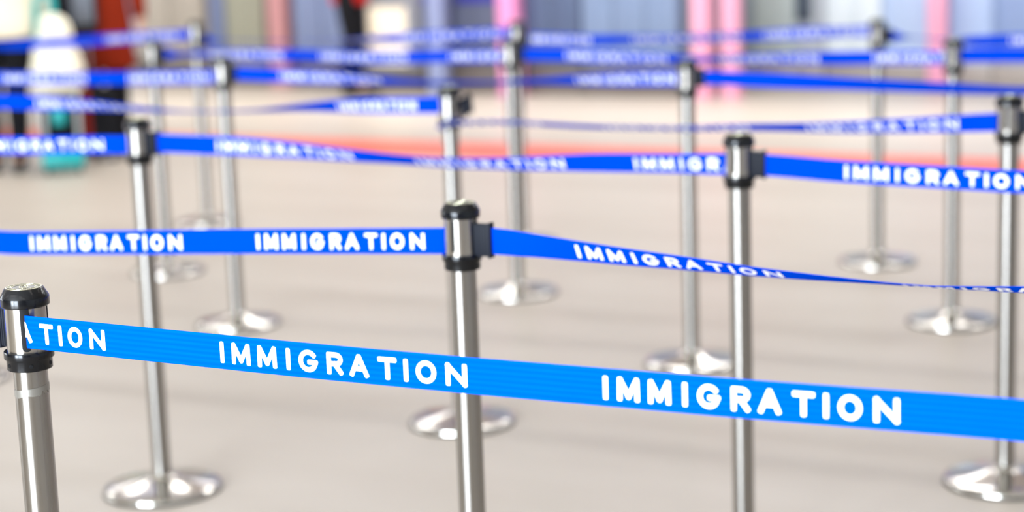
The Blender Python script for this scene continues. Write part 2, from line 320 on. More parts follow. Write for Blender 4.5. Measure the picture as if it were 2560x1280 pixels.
  [(0.4807,4.151,0.9311,0),(0.4542,4.165,0.9305,0.0444),(0.4277,4.179,0.9298,0.145),(0.4012,4.193,0.9292,0.251),(0.3747,4.207,0.9286,0.304),(0.3482,4.221,0.928,0.311),(0.3217,4.235,0.9273,0.318),(0.2952,4.249,0.9267,0.324),(0.2687,4.263,0.9261,0.331),(0.2423,4.277,0.9254,0.341),(0.2158,4.291,0.9246,0.361),(0.1893,4.305,0.9237,0.397),(0.1628,4.319,0.9225,0.446),(0.1363,4.333,0.9213,0.501),(0.1098,4.347,0.92,0.557),(0.0833,4.361,0.9186,0.612),(0.0568,4.375,0.9172,0.665),(0.0303,4.389,0.9159,0.714),(0.0038,4.403,0.9149,0.76),(-0.0227,4.417,0.9142,0.801),(-0.0492,4.431,0.9135,0.837),(-0.0757,4.445,0.9129,0.867),(-0.1022,4.459,0.9125,0.891),(-0.1287,4.473,0.9121,0.909),(-0.1552,4.487,0.9121,0.922),(-0.1817,4.501,0.9126,0.929),(-0.2082,4.515,0.9135,0.93),(-0.2347,4.529,0.9146,0.924),(-0.2612,4.543,0.9158,0.907),(-0.2876,4.557,0.9171,0.875),(-0.3141,4.571,0.9184,0.832),(-0.3406,4.585,0.9196,0.785),(-0.3671,4.599,0.921,0.736),(-0.3936,4.614,0.9223,0.687),(-0.4201,4.628,0.9237,0.637),(-0.4466,4.641,0.9252,0.586),(-0.4731,4.655,0.9266,0.533),(-0.4996,4.67,0.928,0.477),(-0.5261,4.684,0.9292,0.414),(-0.5526,4.698,0.9303,0.344),(-0.5791,4.712,0.9313,0.269),(-0.6056,4.726,0.9323,0.194),(-0.6321,4.74,0.9333,0.122),(-0.6586,4.754,0.9341,0.0614),(-0.6851,4.768,0.9347,0.0222),(-0.7116,4.782,0.935,0.0049),(-0.7381,4.796,0.9352,0.0005),(-0.7646,4.81,0.9354,0),(-0.791,4.824,0.9355,0),(-0.8175,4.838,0.9356,0),(-0.844,4.852,0.9357,0),(-0.8705,4.866,0.9359,0),(-0.897,4.88,0.936,0),(-0.9235,4.894,0.9361,0),(-0.9324,4.899,0.9362,0)],
  [(0.975, 1.38), (0.4, 0.795), (-0.169, 0.225)]),
 ('bright', 'Br', 'B', False,
  [(1.939,3.383,0.934,0),(1.913,3.397,0.9334,0),(1.886,3.411,0.9328,0),(1.86,3.425,0.9322,0),(1.833,3.439,0.9316,0),(1.807,3.453,0.931,0),(1.78,3.467,0.9304,0),(1.754,3.481,0.9298,0),(1.728,3.494,0.9292,0),(1.701,3.508,0.9286,0),(1.675,3.522,0.928,0),(1.648,3.536,0.9274,0),(1.622,3.55,0.9268,0),(1.595,3.564,0.9263,0),(1.569,3.578,0.9257,0),(1.542,3.592,0.9251,0),(1.516,3.606,0.9245,0),(1.489,3.62,0.9239,0),(1.463,3.634,0.9233,0),(1.437,3.648,0.9227,0),(1.41,3.662,0.9221,0),(1.384,3.675,0.9215,0),(1.357,3.689,0.9209,0),(1.331,3.703,0.9203,0),(1.304,3.717,0.9197,0),(1.278,3.731,0.9191,0),(1.251,3.745,0.9185,0),(1.225,3.759,0.9179,0),(1.198,3.773,0.9173,0),(1.172,3.787,0.9167,0),(1.145,3.801,0.9161,0),(1.119,3.815,0.9155,0),(1.093,3.829,0.915,0),(1.066,3.843,0.9147,0),(1.04,3.857,0.9148,0),(1.013,3.871,0.9153,0),(0.9867,3.885,0.916,0),(0.9603,3.898,0.9169,0),(0.9338,3.912,0.9176,0),(0.9073,3.926,0.9183,0),(0.8809,3.94,0.919,0),(0.8544,3.954,0.9197,0),(0.828,3.968,0.9203,0),(0.8015,3.982,0.921,0),(0.775,3.996,0.9216,0),(0.7486,4.01,0.9224,0),(0.7221,4.024,0.9232,0),(0.6957,4.038,0.9244,0),(0.6692,4.052,0.9258,0),(0.6428,4.066,0.9275,0),(0.6163,4.08,0.9291,0),(0.5898,4.093,0.9306,0),(0.5634,4.107,0.9318,0),(0.5369,4.121,0.933,0),(0.5281,4.126,0.9334,0)],
  [(0.987, 1.384)]),
 ('cleft', 'C', 'L', False,
  [(-0.1893,5.49,0.9453,0),(-0.2166,5.502,0.9448,0),(-0.2438,5.514,0.9444,0),(-0.2711,5.527,0.9439,0),(-0.2984,5.539,0.9435,0.0004),(-0.3256,5.551,0.943,0.0049),(-0.3529,5.563,0.9425,0.0263),(-0.3802,5.575,0.942,0.0805),(-0.4075,5.588,0.9415,0.171),(-0.4347,5.6,0.9409,0.282),(-0.462,5.612,0.9403,0.4),(-0.4893,5.624,0.9395,0.514),(-0.5165,5.637,0.9384,0.622),(-0.5438,5.649,0.9371,0.725),(-0.5711,5.661,0.9358,0.825),(-0.5983,5.673,0.9342,0.919),(-0.6256,5.685,0.9324,1),(-0.6529,5.698,0.9303,1.08),(-0.6802,5.71,0.928,1.14),(-0.7074,5.722,0.9257,1.2),(-0.7347,5.734,0.9237,1.25),(-0.762,5.747,0.9222,1.29),(-0.7892,5.759,0.921,1.31),(-0.8165,5.771,0.9201,1.33),(-0.8438,5.783,0.9193,1.35),(-0.871,5.795,0.9186,1.35),(-0.8983,5.808,0.9181,1.36),(-0.9256,5.82,0.9177,1.35),(-0.9529,5.832,0.9176,1.33),(-0.9801,5.844,0.9177,1.31),(-1.007,5.856,0.9181,1.28),(-1.035,5.869,0.9188,1.24),(-1.062,5.881,0.9196,1.19),(-1.089,5.893,0.9208,1.14),(-1.117,5.905,0.9223,1.09),(-1.144,5.917,0.9239,1.04),(-1.171,5.93,0.9256,0.987),(-1.198,5.942,0.9272,0.931),(-1.226,5.954,0.9286,0.87),(-1.253,5.966,0.93,0.806),(-1.28,5.979,0.9313,0.74),(-1.307,5.991,0.9326,0.672),(-1.335,6.003,0.9337,0.599),(-1.362,6.015,0.9347,0.513),(-1.389,6.027,0.9355,0.413),(-1.416,6.04,0.9361,0.301),(-1.444,6.052,0.9367,0.191),(-1.471,6.064,0.9372,0.0968),(-1.498,6.076,0.9378,0.0353),(-1.526,6.088,0.9385,0.0079),(-1.553,6.101,0.9392,0.0008),(-1.58,6.113,0.9398,0),(-1.607,6.125,0.9403,0),(-1.635,6.137,0.9403,0),(-1.662,6.149,0.9399,0),(-1.689,6.162,0.9392,0),(-1.716,6.174,0.9383,0),(-1.744,6.186,0.9374,0),(-1.771,6.198,0.9364,0),(-1.798,6.21,0.9355,0),(-1.825,6.223,0.9346,0),(-1.844,6.231,0.934,0)],
  [(0.081, 0.339), (1.072, 1.438)]),
 ('cr', 'R', 'C', False,
  [(1.226,4.729,0.9319,0),(1.2,4.743,0.9301,0.0733),(1.173,4.758,0.9283,0.147),(1.147,4.772,0.9264,0.22),(1.121,4.786,0.9246,0.293),(1.094,4.8,0.9228,0.365),(1.068,4.814,0.921,0.432),(1.042,4.828,0.9192,0.49),(1.016,4.843,0.9176,0.537),(0.9892,4.857,0.916,0.577),(0.963,4.871,0.9144,0.615),(0.9367,4.885,0.9129,0.653),(0.9104,4.899,0.9113,0.691),(0.8841,4.913,0.9099,0.731),(0.8578,4.928,0.9087,0.774),(0.8315,4.942,0.9077,0.82),(0.8052,4.956,0.9069,0.867),(0.7789,4.97,0.9063,0.909),(0.7526,4.984,0.9056,0.942),(0.7263,4.999,0.9051,0.967),(0.7001,5.013,0.9045,0.987),(0.6738,5.027,0.904,1.01),(0.6475,5.041,0.9034,1.02),(0.6212,5.055,0.9027,1.04),(0.5949,5.069,0.9016,1.07),(0.5686,5.084,0.9002,1.09),(0.5423,5.098,0.8985,1.12),(0.516,5.112,0.8969,1.15),(0.4897,5.126,0.8958,1.17),(0.4634,5.14,0.895,1.18),(0.4371,5.154,0.8946,1.19),(0.4109,5.169,0.8943,1.19),(0.3846,5.183,0.8941,1.19),(0.3583,5.197,0.8939,1.19),(0.332,5.211,0.8937,1.19),(0.3057,5.225,0.8936,1.19),(0.2794,5.24,0.8935,1.19),(0.2531,5.254,0.8937,1.19),(0.2268,5.268,0.8941,1.18),(0.2005,5.282,0.8947,1.18),(0.1742,5.296,0.8953,1.17),(0.1479,5.311,0.8961,1.17),(0.1217,5.325,0.8969,1.17),(0.0954,5.339,0.8978,1.18),(0.0691,5.353,0.8986,1.18),(0.0428,5.367,0.8993,1.19),(0.0165,5.381,0.8996,1.19),(-0.0098,5.396,0.8996,1.19),(-0.0361,5.41,0.8995,1.19),(-0.0656,5.418,0.8994,1.19),(-0.0987,5.419,0.8993,1.2),(-0.1318,5.421,0.8993,1.2),(-0.1612,5.429,0.8992,1.21),(-0.1876,5.444,0.8857,1.21),(-0.1964,5.448,0.8812,1.21)],
  [(1.289, 1.611), (0.666, 1.09), (0.102, 0.504)]),
 ('eleft', 'E', 'El', False,
  [(-1.054,6.972,0.9254,0),(-1.081,6.986,0.9248,0),(-1.107,7,0.9241,0),(-1.134,7.014,0.9234,0),(-1.16,7.028,0.9227,0),(-1.187,7.042,0.922,0),(-1.213,7.055,0.9213,0),(-1.24,7.069,0.9206,0),(-1.266,7.083,0.92,0),(-1.293,7.097,0.9193,0),(-1.319,7.111,0.9186,0),(-1.345,7.125,0.9179,0),(-1.372,7.139,0.9172,0),(-1.398,7.153,0.9165,0),(-1.425,7.167,0.9159,0),(-1.451,7.181,0.9153,0),(-1.478,7.195,0.9149,0),(-1.504,7.209,0.9145,0),(-1.531,7.223,0.9142,0),(-1.557,7.237,0.9139,0),(-1.584,7.25,0.9136,0),(-1.61,7.264,0.9133,0),(-1.637,7.278,0.9129,0),(-1.663,7.292,0.9126,0),(-1.69,7.306,0.9123,0),(-1.716,7.32,0.912,0),(-1.742,7.334,0.9117,0),(-1.769,7.348,0.9114,0),(-1.795,7.362,0.9111,0),(-1.822,7.376,0.9107,0),(-1.848,7.39,0.9104,0),(-1.875,7.404,0.9101,0),(-1.901,7.418,0.9098,0),(-1.928,7.432,0.9095,0),(-1.954,7.446,0.9095,0),(-1.98,7.459,0.9099,0),(-2.007,7.473,0.9107,0),(-2.033,7.487,0.912,0),(-2.06,7.501,0.9133,0),(-2.086,7.515,0.9146,0),(-2.113,7.529,0.916,0),(-2.139,7.543,0.9173,0),(-2.166,7.557,0.9187,0),(-2.192,7.571,0.92,0),(-2.219,7.585,0.9214,0),(-2.245,7.599,0.9227,0),(-2.272,7.613,0.9241,0),(-2.298,7.627,0.9254,0),(-2.325,7.641,0.9268,0),(-2.351,7.654,0.9281,0),(-2.377,7.668,0.9295,0),(-2.404,7.682,0.9308,0),(-2.43,7.696,0.9322,0),(-2.457,7.71,0.9335,0),(-2.466,7.715,0.934,0)],
  [(0.04, 0.41), (0.611, 1.029)]),
 ('ed', 'D', 'E', False,
  [(0.5566,6.115,0.9398,0),(0.5302,6.129,0.9392,0),(0.5039,6.143,0.9387,0.0002),(0.4775,6.157,0.9381,0.0037),(0.4511,6.171,0.9374,0.0222),(0.4248,6.185,0.9367,0.0655),(0.3984,6.199,0.9359,0.136),(0.3721,6.213,0.935,0.222),(0.3457,6.227,0.9341,0.313),(0.3194,6.241,0.9333,0.405),(0.293,6.255,0.9324,0.496),(0.2667,6.269,0.9315,0.585),(0.2403,6.283,0.9305,0.668),(0.214,6.297,0.9294,0.744),(0.1876,6.311,0.9283,0.815),(0.1613,6.325,0.9271,0.884),(0.1349,6.339,0.926,0.951),(0.1085,6.353,0.9249,1.01),(0.0822,6.367,0.9237,1.06),(0.0558,6.381,0.9226,1.11),(0.0295,6.395,0.9214,1.16),(0.0031,6.409,0.9204,1.2),(-0.0232,6.423,0.9195,1.22),(-0.0496,6.437,0.9187,1.23),(-0.0759,6.451,0.9182,1.23),(-0.1023,6.465,0.9176,1.22),(-0.1286,6.479,0.9171,1.21),(-0.155,6.493,0.9165,1.21),(-0.1814,6.507,0.916,1.2),(-0.2077,6.521,0.9157,1.18),(-0.2341,6.535,0.9156,1.16),(-0.2604,6.55,0.9157,1.14),(-0.2868,6.564,0.9161,1.1),(-0.3131,6.577,0.9165,1.06),(-0.3395,6.591,0.9171,1.03),(-0.3658,6.606,0.9178,0.98),(-0.3922,6.62,0.9189,0.926),(-0.4185,6.634,0.9202,0.866),(-0.4449,6.648,0.9217,0.804),(-0.4712,6.662,0.9231,0.74),(-0.4976,6.676,0.9243,0.673),(-0.524,6.69,0.9254,0.604),(-0.5503,6.704,0.9263,0.53),(-0.5767,6.718,0.927,0.454),(-0.603,6.732,0.9277,0.377),(-0.6294,6.746,0.9283,0.301),(-0.6557,6.76,0.929,0.224),(-0.6821,6.774,0.9297,0.149),(-0.7084,6.788,0.9304,0.0825),(-0.7348,6.802,0.9311,0.0341),(-0.7611,6.816,0.9318,0.0092),(-0.7875,6.83,0.9325,0.0013),(-0.8138,6.844,0.9332,0.0001),(-0.8402,6.858,0.9339,0),(-0.8666,6.872,0.9347,0),(-0.8929,6.886,0.9354,0),(-0.9193,6.9,0.9361,0),(-0.9456,6.914,0.9368,0),(-0.972,6.928,0.9375,0),(-0.9983,6.942,0.9382,0),(-1.007,6.947,0.9385,0)],
  [(1.127, 1.547), (0.016, 0.368)]),
 ('dright', 'Dr', 'D', False,
  [(2.015,5.347,0.934,-0),(1.989,5.361,0.9329,0.008),(1.962,5.375,0.9318,0.0509),(1.936,5.388,0.9307,0.129),(1.909,5.402,0.9296,0.205),(1.883,5.416,0.9285,0.256),(1.856,5.43,0.9274,0.307),(1.83,5.444,0.9263,0.358),(1.803,5.458,0.9252,0.409),(1.777,5.472,0.9241,0.461),(1.75,5.486,0.923,0.512),(1.724,5.5,0.9219,0.563),(1.698,5.514,0.9208,0.614),(1.671,5.528,0.9197,0.665),(1.645,5.542,0.9187,0.717),(1.618,5.556,0.9176,0.768),(1.592,5.57,0.9165,0.819),(1.565,5.583,0.9155,0.865),(1.539,5.598,0.9148,0.898),(1.512,5.611,0.9146,0.907),(1.486,5.625,0.915,0.893),(1.459,5.639,0.9156,0.866),(1.433,5.653,0.9163,0.835),(1.407,5.667,0.9171,0.805),(1.38,5.681,0.9178,0.775),(1.354,5.695,0.9186,0.748),(1.327,5.709,0.9195,0.724),(1.301,5.723,0.9204,0.702),(1.274,5.737,0.9213,0.681),(1.248,5.751,0.9222,0.659),(1.221,5.765,0.9231,0.638),(1.195,5.779,0.924,0.616),(1.168,5.793,0.9249,0.595),(1.142,5.806,0.9258,0.574),(1.115,5.82,0.9267,0.552),(1.089,5.834,0.9276,0.53),(1.062,5.848,0.9285,0.506),(1.036,5.862,0.9294,0.475),(1.01,5.876,0.9303,0.434),(0.9832,5.89,0.9312,0.384),(0.9567,5.904,0.9322,0.33),(0.9302,5.918,0.9331,0.275),(0.9038,5.932,0.9341,0.219),(0.8773,5.946,0.935,0.164),(0.8509,5.96,0.936,0.111),(0.8244,5.974,0.9369,0.073),(0.798,5.987,0.9379,0.0679),(0.7715,6.002,0.9388,0.105),(0.745,6.015,0.9397,0.174),(0.7186,6.029,0.9407,0.256),(0.6921,6.043,0.9416,0.314),(0.6657,6.057,0.9425,0.263),(0.6392,6.071,0.9434,0.131),(0.6128,6.085,0.9444,0.0116),(0.6039,6.09,0.9447,0)],
  []),
 ('hf', 'F', 'H', False,
  [(-0.0044,7.367,0.9333,0),(-0.0314,7.379,0.9331,0),(-0.0583,7.392,0.9329,0),(-0.0853,7.405,0.9327,0),(-0.1123,7.418,0.9325,0),(-0.1392,7.431,0.9323,0),(-0.1662,7.444,0.9321,0),(-0.1931,7.457,0.9319,0),(-0.2201,7.47,0.9317,0),(-0.2471,7.482,0.9315,0),(-0.274,7.495,0.9312,0),(-0.301,7.508,0.9307,0),(-0.328,7.521,0.9301,0),(-0.3549,7.534,0.9294,0),(-0.3819,7.547,0.9287,0),(-0.4089,7.56,0.9281,0),(-0.4358,7.573,0.9276,0),(-0.4628,7.585,0.9272,0),(-0.4897,7.598,0.9269,0),(-0.5167,7.611,0.9266,0),(-0.5437,7.624,0.9263,0),(-0.5706,7.637,0.9264,0),(-0.5976,7.65,0.9268,0),(-0.6246,7.663,0.9275,0),(-0.6515,7.676,0.9284,0),(-0.6785,7.689,0.9294,0),(-0.7055,7.701,0.9304,0),(-0.7324,7.714,0.9314,0),(-0.7594,7.727,0.9323,0),(-0.7863,7.74,0.9333,0),(-0.8133,7.753,0.9341,0),(-0.8403,7.766,0.9346,0),(-0.8672,7.779,0.9348,0),(-0.8942,7.792,0.9348,0),(-0.9212,7.804,0.9348,0.0001),(-0.9481,7.817,0.9347,0.0014),(-0.9751,7.83,0.9348,0.01),(-1.002,7.843,0.935,0.0373),(-1.029,7.856,0.9355,0.0904),(-1.056,7.869,0.9362,0.164),(-1.083,7.882,0.937,0.247),(-1.11,7.895,0.9377,0.332),(-1.137,7.907,0.9384,0.417),(-1.164,7.92,0.9389,0.504),(-1.191,7.933,0.9392,0.593),(-1.218,7.946,0.9392,0.683),(-1.245,7.959,0.9392,0.773),(-1.272,7.972,0.9392,0.859),(-1.299,7.985,0.9392,0.933),(-1.326,7.998,0.9393,0.988),(-1.353,8.011,0.9395,1.03),(-1.379,8.023,0.9398,0.886),(-1.407,8.036,0.9401,0.538),(-1.433,8.049,0.9403,0.172),(-1.46,8.062,0.9406,0)],
  [(1.003, 1.373), (0.428, 0.823), (-0.145, 0.233)]),
 ('fk', 'K', 'F', False,
  [(1.522,6.59,0.9345,0),(1.496,6.604,0.9344,0),(1.469,6.617,0.9343,0),(1.442,6.631,0.9342,0),(1.415,6.645,0.934,0),(1.389,6.658,0.9338,0),(1.362,6.672,0.9335,0),(1.335,6.685,0.933,0),(1.308,6.699,0.9325,0),(1.282,6.713,0.932,0),(1.255,6.726,0.9315,0.0003),(1.228,6.74,0.931,0.0038),(1.202,6.753,0.9305,0.0181),(1.175,6.767,0.9302,0.052),(1.148,6.781,0.93,0.106),(1.121,6.794,0.9298,0.172),(1.095,6.808,0.9296,0.239),(1.068,6.821,0.9294,0.302),(1.041,6.835,0.9291,0.358),(1.015,6.849,0.9286,0.405),(0.9878,6.862,0.9281,0.448),(0.9611,6.876,0.9276,0.489),(0.9344,6.889,0.9271,0.53),(0.9077,6.903,0.9266,0.573),(0.8809,6.917,0.9261,0.622),(0.8542,6.93,0.9256,0.686),(0.8275,6.944,0.9251,0.77),(0.8008,6.957,0.9246,0.868),(0.7741,6.971,0.9242,0.955),(0.7473,6.985,0.924,0.995),(0.7206,6.998,0.9241,0.965),(0.6939,7.012,0.9244,0.877),(0.6672,7.025,0.9248,0.765),(0.6405,7.039,0.9253,0.653),(0.6137,7.053,0.9258,0.558),(0.587,7.066,0.9263,0.482),(0.5603,7.08,0.9268,0.42),(0.5336,7.093,0.9272,0.364),(0.5068,7.107,0.9277,0.309),(0.4801,7.121,0.9282,0.254),(0.4534,7.134,0.9287,0.198),(0.4267,7.148,0.9292,0.143),(0.4,7.161,0.9297,0.0903),(0.3732,7.175,0.9305,0.0458),(0.3465,7.189,0.9317,0.0167),(0.3198,7.202,0.9332,0.0037),(0.2931,7.216,0.935,0.0004),(0.2663,7.229,0.9368,0),(0.2396,7.243,0.9382,0),(0.2129,7.257,0.9391,0),(0.1862,7.27,0.9396,0),(0.1595,7.284,0.9399,0),(0.1327,7.298,0.9403,0),(0.106,7.311,0.9406,0),(0.0793,7.325,0.9409,0),(0.0526,7.338,0.9413,0),(0.0437,7.343,0.9414,0)],
  [(1.04, 1.448), (0.457, 0.843), (-0.085, 0.253)]),
 ('kright', 'K', 'Kr', True,
  [(1.57,6.566,0.9419,0),(1.596,6.552,0.9422,0),(1.623,6.538,0.9425,0),(1.649,6.524,0.9429,0),(1.676,6.51,0.9432,0),(1.702,6.496,0.9435,0),(1.729,6.482,0.9438,0),(1.755,6.468,0.9439,0),(1.782,6.454,0.9439,0),(1.808,6.44,0.9438,0),(1.834,6.426,0.9436,0),(1.861,6.412,0.9433,0),(1.887,6.398,0.9431,0),(1.914,6.384,0.9429,0),(1.94,6.37,0.9427,0),(1.967,6.357,0.9425,0),(1.993,6.343,0.9422,0),(2.02,6.329,0.942,0),(2.046,6.315,0.9418,0),(2.073,6.301,0.9416,0),(2.099,6.287,0.9414,0),(2.126,6.273,0.9411,0),(2.152,6.259,0.9409,0),(2.178,6.245,0.9407,0),(2.205,6.231,0.9405,0),(2.231,6.217,0.9403,0),(2.258,6.203,0.94,0),(2.284,6.189,0.9398,0),(2.311,6.176,0.9396,0),(2.337,6.162,0.9394,0),(2.364,6.148,0.9391,0),(2.39,6.134,0.9389,0),(2.417,6.12,0.9387,0),(2.443,6.106,0.9385,0),(2.469,6.092,0.9383,0),(2.496,6.078,0.938,0),(2.522,6.064,0.9378,0),(2.549,6.05,0.9376,0),(2.575,6.036,0.9374,0),(2.602,6.022,0.9372,0),(2.628,6.008,0.9369,0),(2.655,5.994,0.9367,0),(2.681,5.98,0.9365,0),(2.708,5.966,0.9363,0),(2.734,5.953,0.9361,0),(2.76,5.939,0.9358,0),(2.787,5.925,0.9356,0),(2.813,5.911,0.9354,0),(2.84,5.897,0.9352,0),(2.866,5.883,0.935,0),(2.893,5.869,0.9347,0),(2.919,5.855,0.9345,0),(2.946,5.841,0.9343,0),(2.972,5.827,0.9341,0),(2.981,5.822,0.934,0)],
  []),
 ('jright', 'Jr', 'J', False,
  [(2.944,6.972,0.934,0),(2.917,6.986,0.9335,0),(2.891,7,0.933,0),(2.864,7.014,0.9325,0),(2.838,7.028,0.932,0),(2.811,7.042,0.9315,0),(2.785,7.056,0.931,0),(2.758,7.069,0.9305,0),(2.732,7.083,0.93,0),(2.705,7.097,0.9295,0),(2.679,7.111,0.929,0),(2.653,7.125,0.9285,0),(2.626,7.139,0.928,0),(2.6,7.153,0.9275,0),(2.573,7.167,0.927,0),(2.547,7.181,0.9265,0),(2.52,7.195,0.926,0),(2.494,7.209,0.9255,0),(2.467,7.223,0.925,0),(2.441,7.237,0.9245,0),(2.414,7.251,0.924,0),(2.388,7.264,0.9235,0),(2.361,7.279,0.923,0),(2.335,7.292,0.9225,0),(2.309,7.306,0.922,0),(2.282,7.32,0.9215,0),(2.256,7.334,0.921,0),(2.229,7.348,0.9205,0),(2.203,7.362,0.92,0),(2.176,7.376,0.9195,0),(2.15,7.39,0.919,0),(2.123,7.404,0.9185,0),(2.097,7.418,0.918,0),(2.071,7.432,0.9175,0),(2.044,7.446,0.9169,0),(2.018,7.46,0.9161,0),(1.991,7.473,0.9152,0),(1.965,7.487,0.9142,0),(1.938,7.501,0.9131,0.0008),(1.912,7.515,0.9121,0.0146),(1.885,7.529,0.9112,0.0883),(1.859,7.543,0.9106,0.287),(1.832,7.557,0.9106,0.606),(1.806,7.571,0.9115,0.93),(1.779,7.585,0.9133,1.15),(1.753,7.599,0.9159,1.27),(1.726,7.613,0.9186,1.33),(1.7,7.627,0.9212,1.37),(1.674,7.641,0.9236,1.39),(1.647,7.655,0.9258,1.39),(1.621,7.668,0.928,1.29),(1.594,7.683,0.9302,0.866),(1.568,7.696,0.9324,0.359),(1.541,7.71,0.9345,0.0273),(1.532,7.715,0.9353,0)],
  [(0.717, 1.089)]),
 ('gj', 'J', 'G', False,
  [(1.485,7.74,0.9531,0),(1.458,7.753,0.9524,0.102),(1.431,7.767,0.9517,0.287),(1.405,7.78,0.951,0.415),(1.378,7.794,0.9501,0.414),(1.351,7.807,0.9492,0.34),(1.325,7.821,0.9482,0.27),(1.298,7.834,0.9471,0.202),(1.271,7.848,0.946,0.137),(1.245,7.861,0.9449,0.087),(1.218,7.875,0.9436,0.0716),(1.191,7.888,0.9423,0.102),(1.165,7.902,0.9408,0.167),(1.138,7.915,0.9394,0.246),(1.111,7.929,0.9379,0.327),(1.084,7.942,0.9364,0.409),(1.058,7.956,0.9349,0.49),(1.031,7.969,0.9334,0.569),(1.004,7.983,0.932,0.638),(0.9776,7.996,0.9307,0.689),(0.9509,8.01,0.9295,0.717),(0.9242,8.023,0.9284,0.732),(0.8976,8.037,0.9273,0.742),(0.8709,8.05,0.9262,0.751),(0.8442,8.064,0.925,0.76),(0.8175,8.077,0.9239,0.769),(0.7908,8.091,0.9229,0.776),(0.7641,8.104,0.9219,0.777),(0.7374,8.118,0.9211,0.764),(0.7107,8.131,0.9205,0.735),(0.684,8.145,0.9201,0.697),(0.6573,8.158,0.9197,0.655),(0.6306,8.172,0.9193,0.614),(0.6039,8.185,0.9189,0.572),(0.5772,8.199,0.9185,0.529),(0.5505,8.212,0.9181,0.484),(0.5238,8.226,0.9176,0.431),(0.4971,8.239,0.9171,0.365),(0.4704,8.252,0.9164,0.287),(0.4437,8.266,0.9158,0.204),(0.417,8.28,0.9152,0.124),(0.3903,8.293,0.9149,0.0591),(0.3636,8.306,0.915,0.0197),(0.3369,8.32,0.9155,0.0038),(0.3102,8.334,0.9162,0.0003),(0.2835,8.347,0.9169,0),(0.2568,8.361,0.9177,0),(0.2301,8.374,0.9185,0),(0.2034,8.387,0.9193,0),(0.1767,8.401,0.92,0),(0.1501,8.415,0.9208,0),(0.1234,8.428,0.9216,0),(0.0967,8.441,0.9224,0),(0.0789,8.45,0.9229,0)],
  [(1.248, 1.538), (0.56, 1.05), (0.021, 0.455)]),
 ('ig', 'G', 'I', False,
  [(0.0317,8.476,0.9492,0),(0.0058,8.491,0.9477,0),(-0.0202,8.506,0.9462,0),(-0.0461,8.521,0.9447,0),(-0.0721,8.536,0.9433,0),(-0.098,8.551,0.9418,0),(-0.124,8.566,0.9403,0),(-0.15,8.581,0.9389,0),(-0.1759,8.596,0.9374,0),(-0.2019,8.611,0.936,0),(-0.2278,8.626,0.9346,0),(-0.2538,8.641,0.9332,0),(-0.2797,8.656,0.9318,0),(-0.3057,8.671,0.9305,0),(-0.3316,8.686,0.9291,0),(-0.3576,8.701,0.9277,0.0008),(-0.3835,8.716,0.9264,0.008),(-0.4095,8.73,0.9251,0.0364),(-0.4355,8.745,0.9239,0.101),(-0.4614,8.76,0.9228,0.199),(-0.4874,8.775,0.9217,0.317),(-0.5133,8.79,0.9206,0.44),(-0.5393,8.805,0.9195,0.564),(-0.5652,8.82,0.9182,0.687),(-0.5912,8.835,0.9165,0.811),(-0.6171,8.85,0.9146,0.932),(-0.6431,8.865,0.9127,1.04),(-0.669,8.88,0.911,1.14),(-0.695,8.895,0.9097,1.2),(-0.7209,8.91,0.9087,1.23),(-0.7469,8.925,0.9078,1.26),(-0.7729,8.94,0.9069,1.29),(-0.7988,8.955,0.906,1.31),(-0.8248,8.97,0.9052,1.34),(-0.8507,8.985,0.9045,1.36),(-0.8767,9,0.904,1.38),(-0.9026,9.015,0.9038,1.38),(-0.9286,9.03,0.9037,1.38),(-0.9545,9.045,0.9037,1.38),(-0.9805,9.06,0.9036,1.38),(-1.006,9.075,0.9036,1.38),(-1.032,9.09,0.9036,1.38),(-1.058,9.105,0.9036,1.38),(-1.084,9.12,0.9036,1.38),(-1.11,9.135,0.9035,1.38),(-1.136,9.15,0.9035,1.38),(-1.162,9.165,0.9035,1.38),(-1.188,9.18,0.9035,1.38),(-1.214,9.195,0.9035,1.38),(-1.24,9.21,0.9035,1.38),(-1.266,9.225,0.9038,1.38),(-1.292,9.239,0.9044,1.38),(-1.318,9.254,0.9053,1.37),(-1.344,9.269,0.9064,1.37),(-1.37,9.284,0.9075,1.36),(-1.396,9.299,0.9086,1.26),(-1.422,9.314,0.9097,0.843),(-1.448,9.329,0.9108,0.349),(-1.474,9.344,0.9119,0.0264),(-1.482,9.349,0.9122,0)],
  [(0.057, 0.588), (0.766, 1.223)]),
 ('ileft', 'I', 'Il', False,
